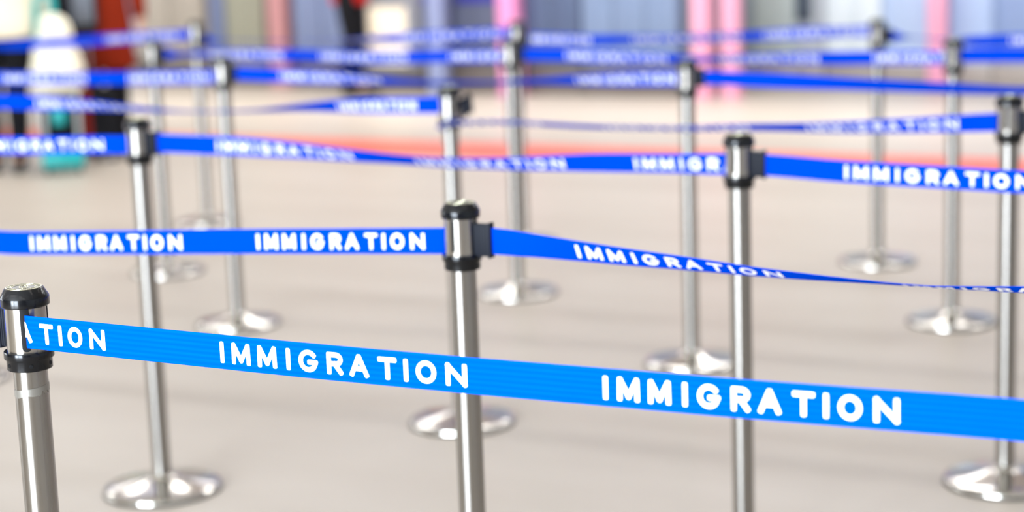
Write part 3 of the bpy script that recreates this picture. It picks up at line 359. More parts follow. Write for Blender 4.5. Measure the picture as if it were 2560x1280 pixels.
  [(-1.529,9.375,0.9353,0),(-1.556,9.389,0.934,0),(-1.582,9.403,0.9327,0),(-1.609,9.417,0.9314,0),(-1.635,9.431,0.9301,0),(-1.661,9.445,0.9288,0),(-1.688,9.459,0.9275,0),(-1.714,9.473,0.9262,0),(-1.741,9.487,0.9248,0),(-1.767,9.501,0.9235,0),(-1.794,9.514,0.9222,0),(-1.82,9.528,0.9207,0),(-1.847,9.542,0.9191,0),(-1.873,9.556,0.9175,0),(-1.9,9.57,0.9158,0),(-1.926,9.584,0.9142,0),(-1.952,9.598,0.9125,0),(-1.979,9.612,0.9108,0),(-2.005,9.626,0.9092,0),(-2.032,9.64,0.9075,0),(-2.058,9.654,0.9059,0),(-2.085,9.668,0.9042,0),(-2.111,9.682,0.9026,0),(-2.138,9.695,0.901,0),(-2.164,9.71,0.8994,0),(-2.191,9.723,0.8978,0),(-2.217,9.737,0.8962,0),(-2.244,9.751,0.8946,0),(-2.27,9.765,0.893,0),(-2.296,9.779,0.8914,0),(-2.323,9.793,0.8898,0.0009),(-2.349,9.807,0.8882,0.0077),(-2.376,9.821,0.8866,0.0306),(-2.402,9.835,0.8849,0.0777),(-2.429,9.849,0.8833,0.146),(-2.455,9.863,0.8816,0.224),(-2.482,9.877,0.8799,0.304),(-2.508,9.891,0.8782,0.384),(-2.535,9.905,0.8766,0.464),(-2.561,9.918,0.875,0.543),(-2.587,9.932,0.8738,0.613),(-2.614,9.946,0.8741,0.655),(-2.64,9.96,0.8763,0.654),(-2.667,9.974,0.8804,0.617),(-2.693,9.988,0.8854,0.561),(-2.72,10,0.8906,0.501),(-2.746,10.02,0.8958,0.441),(-2.773,10.03,0.901,0.381),(-2.799,10.04,0.9062,0.321),(-2.826,10.06,0.9114,0.261),(-2.852,10.07,0.9166,0.185),(-2.879,10.09,0.9218,0.0872),(-2.905,10.1,0.9271,0.0207),(-2.932,10.11,0.9323,0.0004),(-2.94,10.12,0.934,0)],
  [(0.095, 0.533)]),
 ('rright', 'Rr', 'R', False,
  [(2.684,3.961,0.934,0),(2.658,3.975,0.9341,0),(2.631,3.989,0.9342,0),(2.605,4.003,0.9343,0),(2.578,4.017,0.9345,0),(2.552,4.031,0.9346,0),(2.526,4.045,0.9347,0),(2.499,4.059,0.9348,0),(2.473,4.072,0.9349,0),(2.446,4.086,0.935,0),(2.42,4.1,0.9351,0),(2.393,4.114,0.9353,0),(2.367,4.128,0.9354,0),(2.34,4.142,0.9355,0),(2.314,4.156,0.9356,0),(2.287,4.17,0.9357,0),(2.261,4.184,0.9358,0),(2.235,4.198,0.936,0),(2.208,4.212,0.9361,0),(2.182,4.226,0.9362,0),(2.155,4.24,0.9363,0),(2.129,4.253,0.9364,0),(2.102,4.268,0.9365,0),(2.076,4.281,0.9366,0),(2.049,4.295,0.9368,0),(2.023,4.309,0.9369,0),(1.996,4.323,0.937,0),(1.97,4.337,0.9371,0),(1.943,4.351,0.9372,0),(1.917,4.365,0.9373,0),(1.891,4.379,0.9374,0),(1.864,4.393,0.9376,0),(1.838,4.407,0.9377,0),(1.811,4.421,0.9378,0),(1.785,4.435,0.9379,0),(1.758,4.449,0.938,0),(1.732,4.463,0.9381,0),(1.705,4.476,0.9382,0),(1.679,4.49,0.9384,0),(1.652,4.504,0.9385,0),(1.626,4.518,0.9386,0),(1.599,4.532,0.9387,0),(1.573,4.546,0.9388,0),(1.547,4.56,0.9389,0),(1.52,4.574,0.939,0),(1.494,4.588,0.9392,0),(1.467,4.602,0.9393,0),(1.441,4.616,0.9394,0),(1.414,4.63,0.9395,0),(1.388,4.644,0.9396,0),(1.361,4.658,0.9394,0),(1.335,4.671,0.9386,0),(1.308,4.685,0.937,0),(1.282,4.699,0.9348,0),(1.273,4.704,0.934,0)],
  []),
]

# ------------------------------------------------------------------ the painted floor stripe
def uvbox_thing(name, label, cat, u, v, group=None):
    p = uv(u, v); return thing(name, label, cat, p, ROT, group)
sm_ = mat('orange_red_floor_stripe', (220, 108, 86), .45); noise_tint(sm_, (220, 108, 86), .08, 5)
STRIPE_V = 3.18
bm = bmesh.new(); box(bm, UA + .02, UB - .02, -STRIPE_V - .34, -STRIPE_V + .34, 0, .0012)
o = obj('floor_stripe', bm, sm_, None, False); o.location = (O2.x, O2.y, 0); o.rotation_euler = (0, 0, ROT)
tag(o, 'long orange-red stripe laid across the beige floor beyond the queue barriers', 'floor stripe')

# ------------------------------------------------------------------ stanchions
CAP_R, DRUM_R, POLE_R, BASE_R, TOP = .0348, .0298, .0242, .156, 1.0
def stanchion(label):
    t = thing('queue_stanchion', label, 'stanchion', (0, 0, 0), 0, 'belt stanchions of the immigration queue')
    bm = bmesh.new()
    lathe(bm, [(0, 0), (BASE_R - .004, 0), (BASE_R, .003), (BASE_R, .010), (BASE_R - .002, .0135), (BASE_R - .008, .0165), (.136, .0195), (.115, .0235), (.090, .028), (.065, .0325), (.045, .0365), (.034, .0395), (.0305, .0425), (.0285, .046), (POLE_R, .047)], 96, caps=False)
    b = obj('base', bm, M['chrome'], t, True, 50)
    bm = bmesh.new(); lathe(bm, [(BASE_R + .0012, 0.0004), (BASE_R + .0012, .0055), (BASE_R - .001, .0062)], 96, caps=False)
    obj('rubber_rim', bm, M['rubber'], b, True, 40)
    bm = bmesh.new(); lathe(bm, [(POLE_R, .046), (POLE_R, .884)], 64)
    obj('pole', bm, M['steel'], t, True, 40)
    bm = bmesh.new()
    lathe(bm, [(POLE_R, .8805), (.0312, .8805), (.0322, .8815), (.0324, .8955), (.0328, .8965), (.0350, .8970), (.0354, .8980), (.0354, .9065), (.0348, .9078), (DRUM_R - .001, .9080)], 72)
    c = obj('collar', bm, M['black'], t, True, 40)
    for a in (-.62, .55, 1.7, -1.75, 2.75):
        bm = bmesh.new(); lathe(bm, [(0, .0008), (.0026, .0008), (.0032, 0), (.0032, -.002)], 16, caps=False)
        box(bm, -.0022, .0022, -.0004, .0004, .0006, .0011); box(bm, -.0004, .0004, -.0022, .0022, .0006, .0011)
        s = obj('screw', bm, M['rubber'], c, True, 40)
        A = a - PI / 2
        s.matrix_local = Matrix.Translation((.0323 * math.cos(A), .0323 * math.sin(A), .889)) @ Matrix.Rotation(A, 4, 'Z') @ Matrix.Rotation(PI / 2, 4, 'Y')
    bm = bmesh.new(); lathe(bm, [(DRUM_R, .9075), (DRUM_R, .9735)], 72)
    h = obj('belt_housing', bm, M['steel_polished'], t, True, 40)
    # dark moulding of the slot the belt comes out of (faces local +X), with a rounded foot
    bm = bmesh.new(); n = 14; cols = []
    for i in range(n + 1):
        q = -1 + 2 * i / n; a = q * .215
        zb = .9105 + .0055 * (abs(q) ** 3)
        col = []
        for r, z in ((DRUM_R - .001, zb), (DRUM_R + .0011, zb), (DRUM_R + .0011, .9733), (DRUM_R - .001, .9733)):
            col.append(bm.verts.new((r * math.cos(a), r * math.sin(a), z)))
        cols.append(col)
    for A, B in zip(cols, cols[1:]):
        for k in range(4): bm.faces.new((A[k], B[k], B[(k + 1) % 4], A[(k + 1) % 4]))
    bm.faces.new(cols[0]); bm.faces.new(cols[-1][::-1])
    obj('slot_moulding', bm, M['rubber'], h, True, 40)
    # receivers for other belts' clips: one opposite and one on each side, narrow dark slots
    for A in (PI / 2, PI, -PI / 2):
        bm = bmesh.new(); box(bm, DRUM_R - .004, DRUM_R + .0008, -.0035, .0035, .915, .971, .0007)
        r_ = obj('receiver_slot', bm, M['rubber'], h, True, 40); r_.rotation_euler = (0, 0, A)
    bm = bmesh.new()
    lathe(bm, [(DRUM_R - .001, .9725), (CAP_R - .0012, .9725), (CAP_R, .9740), (CAP_R, .9845), (CAP_R - .0004, .9862), (.0276, .9978), (.0270, .9984), (.0262, .9986), (0, .9986)], 72)
    cp_ = obj('cap', bm, M['black'], t, True, 30)
    bm = bmesh.new(); lathe(bm, [(.0255, .9982), (.0255, .9990), (0, .9990)], 64, caps=False)
    bd = obj('cap_badge', bm, M['badge'], cp_, True, 40)
    bm = bmesh.new()
    for r, wd in ((.0248, .0005), (.0172, .00045)):          # two raised rings
        lathe(bm, [(r - wd, .9989), (r - wd, .9995), (r + wd, .9995), (r + wd, .9989)], 64, caps=False)
    rr = random.Random(3)
    k = 0
    while k < 46:                                             # a worn ring of small illegible relief marks
        a = 2 * PI * k / 46; r = .0210 + rr.uniform(-.0006, .0006); ln = rr.uniform(.0012, .0022)
        c_, s_ = math.cos(a), math.sin(a)
        box_pts = [(-ln, -.0004), (ln, -.0004), (ln, .0004), (-ln, .0004)]
        lo = [bm.verts.new((r * c_ + x * c_ - y * s_, r * s_ + x * s_ + y * c_, .9989)) for x, y in box_pts]
        hi = [bm.verts.new((v.co.x, v.co.y, .9994)) for v in lo]
        bm.faces.new(hi)
        for i in range(4): bm.faces.new((lo[i], lo[(i + 1) % 4], hi[(i + 1) % 4], hi[i]))
        k += 1 if k % 9 else 2
    for rx, ry in ((.0125, .0062), (.0085, .0034)):           # oval in the middle
        n = 40; A = []
        for i in range(n):
            a = 2 * PI * i / n
            A.append([bm.verts.new(((rx + d) * math.cos(a), (ry + d) * math.sin(a), z)) for d, z in ((-.0004, .9989), (-.0004, .9995), (.0004, .9995), (.0004, .9989))])
        for i in range(n):
            for j in range(3): bm.faces.new((A[i][j], A[(i + 1) % n][j], A[(i + 1) % n][j + 1], A[i][j + 1]))
    obj('badge_relief', bm, M['badge_line'], cp_, True, 40)
    return t

LABELS = {
 'P0': 'sharpest and nearest steel belt stanchion at the left edge, scuffed tape around its pole',
 'P1': 'steel belt stanchion in the middle, black cap in front of a farther pole',
 'B': 'steel belt stanchion right of centre with a dark clip on its right side',
 'A': 'steel belt stanchion at left with whole round chrome base showing in the lower left corner',
 'C': 'steel belt stanchion at centre whose belt clip hangs tilted below the cap',
 'R': 'steel belt stanchion at the right edge with chrome base in the lower right corner',
 'D': 'blurred steel stanchion right of centre, base half hidden by the front belt',
 'E': 'blurred steel stanchion at left, bright-poled, its base showing just above the front belt',
 'F': 'blurred steel stanchion in the top centre, left one of two overlapping posts',
 'G': 'blurred farthest steel stanchion in the top centre, right one of two overlapping posts',
 'H': 'blurred steel stanchion in front of the rust-red coat, no belt to its left',
 'I': 'small blurred steel stanchion at upper left before a beige cabinet, base hidden behind a belt',
 'J': 'small blurred grey stanchion at upper right before the white cabinet, whole base visible',
 'K': 'blurred grey stanchion at upper right, standing just beside a lone pink post',
 'L': 'steel stanchion mostly off the left edge, only the rim of its chrome base showing',
 'P0l': 'steel stanchion out of view left, feeding a belt to the nearest stanchion',
 'P1l': 'steel stanchion out of view to the left, holding the belt of the middle post',
 'Al': 'steel stanchion out of view to the left, holding the belt of the lower-left post',
 'El': 'steel stanchion out of view to the left, holding the second farthest left-hand belt',
 'Il': 'steel stanchion out of view to the left, holding the farthest left-hand belt',
 'P0r': 'steel stanchion out of view to the right, holding the lettered front belt',
 'P1r': 'steel stanchion out of view to the right, feeding the twisted belt of the middle post',
 'Br': 'steel stanchion out of view to the right, feeding the belt of the third nearest post',
 'Dr': 'steel stanchion out of view to the right, feeding the plain blue belt',
 'Kr': 'steel stanchion out of view to the right, holding a belt beside the pink post',
 'Jr': 'steel stanchion out of view to the right, farthest of that side',
 'Rr': 'steel stanchion out of view to the right, linked to the right-edge post',
}
proto = stanchion(LABELS['P0'])
posts = {}
for i, k in enumerate(LABELS):
    o = proto if i == 0 else dup(proto)
    x, y = POSTS[k]
    o.location = (x, y, 0)
    o.rotation_euler = (0, 0, math.radians(-79.6) if k == 'P0' else ROT if k in ( 'P0l', 'P1l', 'Al', 'El', 'Il') else ROT + PI)
    o['label'] = LABELS[k]
    posts[k] = o
# scuffed end of clear tape around the nearest pole (only this stanchion has it)
bm = bmesh.new(); rows = []
n = 40
for i in range(n + 1):
    a = -PI * .97 + PI * 1.3 * i / n + math.radians(79.6)
    zt = .850 + .011 * i / n
    zb = zt - .0105 + .0028 * math.sin(i * 1.7) * (i > 20) + .0012 * math.sin(i * .6)
    rows.append([bm.verts.new(((POLE_R + d) * math.cos(a), (POLE_R + d) * math.sin(a), z)) for d, z in ((.0002, zb), (.0007, zb), (.0007, zt), (.0002, zt))])
for A, B in zip(rows, rows[1:]):
    for k in range(4): bm.faces.new((A[k], B[k], B[(k + 1) % 4], A[(k + 1) % 4]))
bm.faces.new(rows[0]); bm.faces.new(rows[-1][::-1])
o = obj('tape_band', bm, M['tape'], posts['P0'], True, 40); o['label'] = 'scuffed band of clear adhesive tape'

# ------------------------------------------------------------------ belts with their lettering
BELT_W, LET_H, STROKE = .0472, .0296, .0064
def arc(cx, cy, rx, ry, a0, a1, n=18):
    return [(cx + rx * math.cos(math.radians(a0 + (a1 - a0) * i / n)), cy + ry * math.sin(math.radians(a0 + (a1 - a0) * i / n))) for i in range(n + 1)]
# strokes of each capital in a unit box; x in 0..1 across the glyph, y in 0..1 up
GL = {
 'I': [[(.5, 0), (.5, 1)]],
 'M': [[(0, 0), (0.02, 1)], [(0.04, 1), (.5, .12)], [(.5, .12), (.96, 1)], [(.98, 1), (1, 0)]],
 'G': [arc(.5, .5, .5, .5, 42, 318, 30) + [(1, .44)], [(.58, .44), (1, .44)]],
 'R': [[(0, 0), (0, 1)], [(0, 1), (.55, 1)] + arc(.58, .74, .42, .26, 90, -90, 14) + [(0, .48)], [(.5, .48), (1, 0)]],
 'A': [[(0, 0), (.48, 1)], [(.52, 1), (1, 0)], [(.2, .34), (.8, .34)]],
 'T': [[(0, 1), (1, 1)], [(.5, 1), (.5, 0)]],
 'O': [arc(.5, .5, .5, .5, 0, 360, 40)],
 'N': [[(0, 0), (0, 1)], [(0, 1), (1, 0)], [(1, 0), (1, 1)]],
}
# letter boxes of the word as fractions of its length (outer edges of the strokes)
WORD = [('I', 0, .027), ('M', .055, .135), ('M', .165, .245), ('I', .281, .307), ('G', .337, .415), ('R', .452, .516), ('A', .543, .619), ('T', .656, .73), ('I', .753, .779), ('O', .805, .882), ('N', .919, 1.0)]

def resample(pl, step):
    out = [pl[0]]
    for a, b in zip(pl, pl[1:]):
        d = math.hypot(b[0] - a[0], b[1] - a[1]); n = max(1, int(math.ceil(d / step)))
        for i in range(1, n + 1): out.append((a[0] + (b[0] - a[0]) * i / n, a[1] + (b[1] - a[1]) * i / n))
    return out
def make_belt(name, a, b, rightward, pts, words, label, lit_blue=False):
    P = [Vector(p[:3]) for p in pts]; T = [p[3] for p in pts]
    S = [0.0]
    for p, q in zip(P, P[1:]): S.append(S[-1] + (q - p).length)
    L = S[-1]
    org = P[0].copy()
    def frame(s):
        s = min(max(s, 0.0), L)
        i = 0
        lo, hi = 0, len(S) - 1
        while hi - lo > 1:
            mid = (lo + hi) // 2
            if S[mid] <= s: lo = mid
            else: hi = mid
        f = (s - S[lo]) / max(S[hi] - S[lo], 1e-9)
        def H(A, i):                       # catmull-rom
            p0, p1, p2, p3 = A[max(i - 1, 0)], A[i], A[min(i + 1, len(A) - 1)], A[min(i + 2, len(A) - 1)]
            return p1 * (1 - f) ** 2 * (1 + 2 * f) + p2 * f * f * (3 - 2 * f) + ((p2 - p0) * .5) * f * (1 - f) ** 2 - ((p3 - p1) * .5) * f * f * (1 - f)
        c = H(P, lo); tau = H(T, lo)
        tg = (P[hi] - P[lo]); tg = Vector((tg.x, tg.y, 0)).normalized()
        N = Vector((tg.y, -tg.x, 0))
        if N.y > 0: N = -N                 # horizontal, towards the camera side
        u = Vector((0, 0, 1)) * math.cos(tau) + N * math.sin(tau)      # across the belt, upwards
        nn = N * math.cos(tau) - Vector((0, 0, 1)) * math.sin(tau)     # printed face
        return c, u, nn
    def at(s, y, off):                     # y metres from the middle of the belt
        c, u, nn = frame(s)
        return c + u * y + nn * off - org
    bm = bmesh.new(); uvl = bm.loops.layers.uv.new('weave')
    n = max(8, int(L / .016)); cols = []
    VY = [-.5, -.48, -.25, 0, .25, .48, .5]
    for i in range(n + 1):
        s = L * i / n
        fr = [bm.verts.new(at(s, y * BELT_W, .0005 if abs(y) < .49 else .0002)) for y in VY]
        bk = [bm.verts.new(at(s, y * BELT_W, -.0005 if abs(y) < .49 else -.0002)) for y in VY]
        cols.append((s, fr, bk))
    def quad(vs, uvs, mi=0):
        try: f = bm.faces.new(vs)
        except ValueError: return
        f.material_index = mi
        for lp, q in zip(f.loops, uvs): lp[uvl].uv = q
    for (s0, f0, b0), (s1, f1, b1) in zip(cols, cols[1:]):
        for k in range(len(VY) - 1):
            y0, y1 = VY[k] + .5, VY[k + 1] + .5
            quad((f0[k], f1[k], f1[k + 1], f0[k + 1]), ((s0, y0), (s1, y0), (s1, y1), (s0, y1)))
            quad((b0[k], b0[k + 1], b1[k + 1], b1[k]), ((s0, y0), (s0, y1), (s1, y1), (s1, y0)))
        quad((f0[-1], f1[-1], b1[-1], b0[-1]), ((s0, 1), (s1, 1), (s1, 1), (s0, 1)))
        quad((f0[0], b0[0], b1[0], f1[0]), ((s0, 0), (s0, 0), (s1, 0), (s1, 0)))
    for s, f, b_ in (cols[0], cols[-1]):
        for k in range(len(VY) - 1): quad((f[k], f[k + 1], b_[k + 1], b_[k]), ((s, 0),) * 4)
    # printed capitals, mapped onto the belt
    for (w0, w1) in words:
        WL = w1 - w0; lift = .00062
        for ch, x0, x1 in WORD:
            gw = (x1 - x0) * WL - STROKE
            gx = x0 * WL + STROKE / 2
            if ch == 'I': gx, gw = (x0 + x1) / 2 * WL, 0.0
            for pl in GL[ch]:
                hh = LET_H - STROKE
                pl = resample([(gx + (x if ch != 'I' else 0) * gw, -LET_H / 2 + STROKE / 2 + y * hh - .0005) for x, y in pl], .004)
                closed = math.hypot(pl[0][0] - pl[-1][0], pl[0][1] - pl[-1][1]) < 1e-6
                lift += .000012
                hw = STROKE / 2
                L_, R_ = [], []
                m = len(pl)
                for i, p in enumerate(pl):
                    q0 = pl[i - 1] if i else (pl[-2] if closed else pl[0])
                    q1 = pl[i + 1] if i < m - 1 else (pl[1] if closed else pl[-1])
                    dx, dy = q1[0] - q0[0], q1[1] - q0[1]; d = math.hypot(dx, dy) or 1
                    nx, ny = -dy / d * hw, dx / d * hw
                    L_.append((p[0] + nx, p[1] + ny)); R_.append((p[0] - nx, p[1] - ny))
                polys = [[L_[i], L_[i + 1], R_[i + 1], R_[i]] for i in range(m - 1)]
                if not closed:
                    for e, o_ in ((0, 1), (m - 1, m - 2)):
                        p = pl[e]; a0 = math.atan2(p[1] - pl[o_][1], p[0] - pl[o_][0])
                        fan = [(p[0] + hw * math.copysign(abs(math.cos(t)) ** .6, math.cos(t)) * math.cos(a0) - hw * math.copysign(abs(math.sin(t)) ** .6, math.sin(t)) * math.sin(a0),
                                p[1] + hw * math.copysign(abs(math.cos(t)) ** .6, math.cos(t)) * math.sin(a0) + hw * math.copysign(abs(math.sin(t)) ** .6, math.sin(t)) * math.cos(a0))
                               for t in [-PI / 2 + PI * j / 8 for j in range(9)]]
                        polys.append(fan)
                for pg in polys:
                    ss = [(w0 + x if rightward else w1 - x) for x, y in pg]
                    if max(ss) <= 0 or min(ss) >= L: continue
                    ss = [min(max(s, 0.0), L) for s in ss]
                    vs = [bm.verts.new(at(s, y, lift)) for s, (x, y) in zip(ss, pg)]
                    quad(vs, [(s, .5) for s in ss], 1)
    o = obj(name, bm, [M['belt_lit' if lit_blue else 'belt_blue'], M['print']], None, True, 'keep')
    o.location = org
    tag(o, label, 'belt', 'retractable belts printed IMMIGRATION' if words else 'plain-looking retractable belts')
    # the black end clip that hooks into post b
    c, u, nn = frame(L)
    c0, _, _ = frame(L - .04)
    ax = (c - c0); ax.z = 0; ax.normalize()
    bm = bmesh.new()
    # local: x along the belt towards the post, z across, y through
    box(bm, -.0300, .0015, -.0075, .0075, -.0285, .0285, .0015)
    box(bm, -.0345, -.0300, -.0095, .0095, -.0315, .0315, .0012)
    for i in range(5): box(bm, -.0275 + i * .0052, -.0250 + i * .0052, -.0087, .0087, -.027, .027, .0006)
    box(bm, -.010, .0018, -.0055, .0055, -.0335, -.0280, .001)
    cl = obj('belt_clip', bm, M['clip'], o, True, 35); cl['label'] = 'black ribbed end clip'
    pos = c - org
    Y = u.cross(ax)
    cl.matrix_local = Matrix(((ax.x, Y.x, u.x, pos.x), (ax.y, Y.y, u.y, pos.y), (ax.z, Y.z, u.z, pos.z), (0, 0, 0, 1)))
    return o, cl

BELT_LABELS = {
 'front': 'brightly lit blue belt printed IMMIGRATION, nearest and widest, running across the whole lower picture',
 'frontleft': 'short bit of blue belt reaching the nearest stanchion from the left edge',
 'p1left': 'blue belt printed IMMIGRATION running level from the middle stanchion to the left edge',
 'p1right': 'blue belt twisting to a thin edge, right of the middle stanchion',
 'aleft': 'blue belt from the lower-left stanchion to the left edge, in front of the teal base',
 'ab': 'blue IMMIGRATION belt sagging and twisting between the lower-left and right-of-centre stanchions',
 'bright': 'blue belt printed IMMIGRATION running right from the right-of-centre stanchion to the edge',
 'cleft': 'blurred blue belt left of the central stanchion, thinned by a twist behind the bright pole',
 'cr': 'thin twisted blue belt wrapped round the central pole and running to the right-edge stanchion',
 'eleft': 'wide blurred blue belt over the cream bag, from the bright-poled stanchion to the left edge',
 'ed': 'blurred blue belt passing behind the central cap, faded thin in its middle',
 'dright': 'plain unlettered blue belt running right, just above the right-edge stanchion cap',
 'hf': 'blurred blue belt from the stanchion by the rust-red coat to the top centre posts',
 'fk': 'blurred blue belt between the top centre posts and the grey stanchion by the pink post',
 'kright': 'blue belt at the top right edge, lower one of two that overlap there',
 'jright': 'blue belt at the top right edge, upper one of two that overlap there',
 'gj': 'farthest blue belt on the right, crossing two pink posts to the small grey stanchion',
 'ig': 'farthest blue belt in the middle, faint and thin at left, crossing the lit cream panel',
 'ileft': 'farthest blue belt at upper left, crossing the rust-red coat and the cream bag',
 'rright': 'belt running out of view from the right-edge stanchion, only its dark clip showing',
}
for (k, a, b, rw, pts, words) in BELTS:
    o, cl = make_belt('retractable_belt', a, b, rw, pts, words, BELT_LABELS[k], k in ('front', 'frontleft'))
    if k == 'cr':                          # this clip has come loose and hangs tilted beside the housing
        x, y = POSTS['C']; d = Vector((DU.x, DU.y, 0))
        p = Vector((x, y, .937)) + d * (DRUM_R + .010)
        cl.matrix_local = Matrix.Translation(p - o.location) @ Matrix.Rotation(ROT + PI, 4, 'Z') @ Matrix.Rotation(math.radians(28), 4, 'Y') @ Matrix.Rotation(math.radians(35), 4, 'X')

# ------------------------------------------------------------------ counters, panels and posts at the far end
def cm(name, rgb, rough=.45, amt=.04):
    m = mat(name, rgb, rough); noise_tint(m, rgb, amt, 3); return m
M['plinth'] = cm('brown_grey_plinth', (104, 95, 90))
M['plinth_pale'] = cm('tan_plinth', (168, 158, 150))
M['metal_grey'] = mat('satin_handle', (150, 152, 156), .3, .9)
def cabinet(name, u0, u1, v, hgt, rgb, label, cat, doors=2, plinth=.22, pm='plinth', depth=.5, kick=.03):
    t = thing(name, label, cat, uv((u0 + u1) / 2, v), ROT)
    hw = (u1 - u0) / 2; m = cm(name + '_laminate', rgb)
    boxes('plinth', [(-hw + .004, hw - .004, kick, depth, 0, plinth)], M[pm], t)
    boxes('body', [(-hw, hw, .02, depth, plinth, hgt)], m, t)
    boxes('top', [(-hw - .004, hw + .004, -.004, depth + .01, hgt, hgt + .03)], m, t)
    dw = 2 * hw / doors
    for i in range(doors):
        x0 = -hw + i * dw + .006; x1 = x0 + dw - .012
        d = boxes('door', [(x0, x1, 0, .02, plinth + .008, hgt - .01)], m, t, .003)
        hx = x1 - .03 if i % 2 == 0 else x0 + .03
        boxes('handle', [(hx - .006, hx + .006, -.028, -.018, hgt * .72, hgt * .72 + .14), (hx - .005, hx + .005, -.02, .002, hgt * .72 + .01, hgt * .72 + .02), (hx - .005, hx + .005, -.02, .002, hgt * .72 + .12, hgt * .72 + .13)], M['metal_grey'], d, .002)
    return t
def upright(name, u0, u1, v, hgt, rgb, label, cat, group=None, foot=True):
    t = thing(name, label, cat, uv((u0 + u1) / 2, v), ROT, group)
    hw = (u1 - u0) / 2; m = cm(name + '_paint', rgb, .4, .02)
    boxes('shaft', [(-hw, hw, 0, 2 * hw, .012, hgt)], m, t, .006)
    boxes('foot_plate', [(-hw - .012, hw + .012, -.012, 2 * hw + .012, 0, .012)], m, t, .002)
    boxes('cap', [(-hw - .006, hw + .006, -.006, 2 * hw + .006, hgt, hgt + .02)], m, t, .004)
    return t
def panel(name, u0, u1, v, hgt, rgb, label, cat, ribs=0, plinth=.2, pm='plinth', z1=None):
    t = thing(name, label, cat, uv((u0 + u1) / 2, v), ROT)
    hw = (u1 - u0) / 2; m = cm(name + '_board', rgb)
    fr = .022
    boxes('plinth', [(-hw, hw, .0, .10, 0, plinth)], M[pm], t)
    boxes('frame', [(-hw, -hw + fr, 0, .07, plinth, hgt), (hw - fr, hw, 0, .07, plinth, hgt), (-hw + fr, hw - fr, 0, .07, hgt - fr, hgt)], m, t, .003)
    boxes('board', [(-hw + fr, hw - fr, .015, .055, plinth, hgt - fr)], m, t, .002)
    if ribs:
        rw = (2 * hw - 2 * fr) / ribs
        boxes('ribs', [(-hw + fr + i * rw + rw * .2, -hw + fr + i * rw + rw * .8, .003, .017, plinth + .01, hgt - fr - .01) for i in range(ribs)], m, t, .002)
    return t
cabinet('cabinet', -4.86, -4.084, -.4, 1.15, (162, 153, 140), 'beige cabinet beside the rust-red coat, behind the small upper-left stanchion', 'cabinet')
upright('square_post', -4.06, -3.905, -.45, 2.2, (112, 124, 158), 'dull blue-grey square post right of the beige cabinet', 'post')
panel('slatted_panel', -3.84, -3.44, -.4, 2.0, (166, 166, 148), 'greenish-beige panel with upright slats, left of the dull pink post', 'panel', 7)
upright('square_post', -3.356, -3.18, -.35, 2.4, (204, 148, 150), 'dull pink square post left of the standing black-trousered person', 'post')
cabinet('cabinet', -3.09, -2.50, -.35, 1.15, (124, 138, 174), 'blue-grey cabinet between the dull pink post and the red-topped person', 'cabinet')
# the lit cream panel
t = uvbox_thing('display_cabinet', 'grey cabinet with a lit cream panel, right of the red-topped person', 'cabinet', -1.90, 0)
g_ = cm('display_cabinet_grey', (150, 152, 160))
boxes('plinth', [(-.27, .27, .03, .45, 0, .2)], M['plinth'], t)
boxes('body', [(-.275, .275, .02, .45, .2, 1.2)], g_, t)
boxes('frame', [(-.275, -.21, 0, .02, .2, 1.2), (.155, .275, 0, .02, .2, 1.2), (-.21, .155, 0, .02, .71, 1.2), (-.21, .155, 0, .02, .2, .23)], g_, t, .003)
lm_ = mat('lit_cream_panel', (250, 236, 208), .4)
bsdf(lm_).inputs['Emission Color'].default_value = lin((255, 240, 214)); bsdf(lm_).inputs['Emission Strength'].default_value = .22
boxes('lit_panel', [(-.208, .153, .006, .018, .232, .708)], lm_, t, .002)
cabinet('service_counter', -1.605, -.86, 0, 1.1, (84, 90, 112), 'dark grey counter with a violet-blue strip, left of the central pink post', 'counter', 3, .26)
vb = cm('violet_blue_strip', (44, 46, 150))
ct = [o for o in C.objects if o.name.startswith('service_counter')][0]
boxes('sign_strip', [(-.36, -.21, -.012, 0, .735, 1.05), (-.03, .34, -.012, 0, .735, 1.05)], vb, ct, .002)['label'] = 'violet-blue strip along the upper front'
upright('square_post', -1.427, -1.283, .22, 2.2, (140, 150, 186), 'pale blue-grey square post in front of the dark grey counter', 'post')
upright('square_post', -.82, -.662, .14, 2.4, (238, 150, 200), 'vivid pink square post above the two overlapping centre stanchions', 'post')
cabinet('service_counter', -.655, -.17, 0, 1.1, (76, 90, 120), 'slate-blue counter right of the central pink post', 'counter', 2, .24)
cabinet('service_counter', -.15, .665, 0, 1.1, (116, 134, 164), 'long pale blue counter left of the pair of pink posts', 'counter', 3, .24)
upright('square_post', .690, .772, -.1, 2.2, (146, 156, 162), 'narrow grey square post left of the pair of pink posts', 'post')
upright('square_post', .793, .930, .05, 2.4, (240, 166, 192), 'left one of the pair of pink square posts', 'post', 'pink posts right of centre')
upright('square_post', 1.004, 1.136, -.02, 2.4, (240, 166, 192), 'right one of the pair of pink square posts', 'post', 'pink posts right of centre')
panel('panel', .60, .824, -1.2, 2.0, (148, 160, 168), 'grey panel seen between and beside the paired pink posts', 'panel', 0, .2, 'plinth_pale')
panel('panel', .832, 1.190, -1.2, 2.0, (184, 194, 190), 'pale greenish-grey panel right of the paired pink posts', 'panel', 0, .2, 'plinth_pale')
panel('panel', 1.198, 1.425, -1.2, 2.0, (186, 192, 198), 'light grey panel behind the dark hanging box', 'panel', 0, .2, 'plinth_pale')
t = uvbox_thing('wall_phone_box', 'dark grey upright box fixed on the light grey panel', 'box', 1.27, -1.15)
boxes('case', [(-.058, .058, -.02, .042, .50, 1.05)], cm('dark_box_paint', (58, 70, 84)), t, .006)
boxes('lid_plate', [(-.045, .045, -.026, -.02, .56, .98)], cm('dark_box_plate', (66, 78, 92)), t, .003)
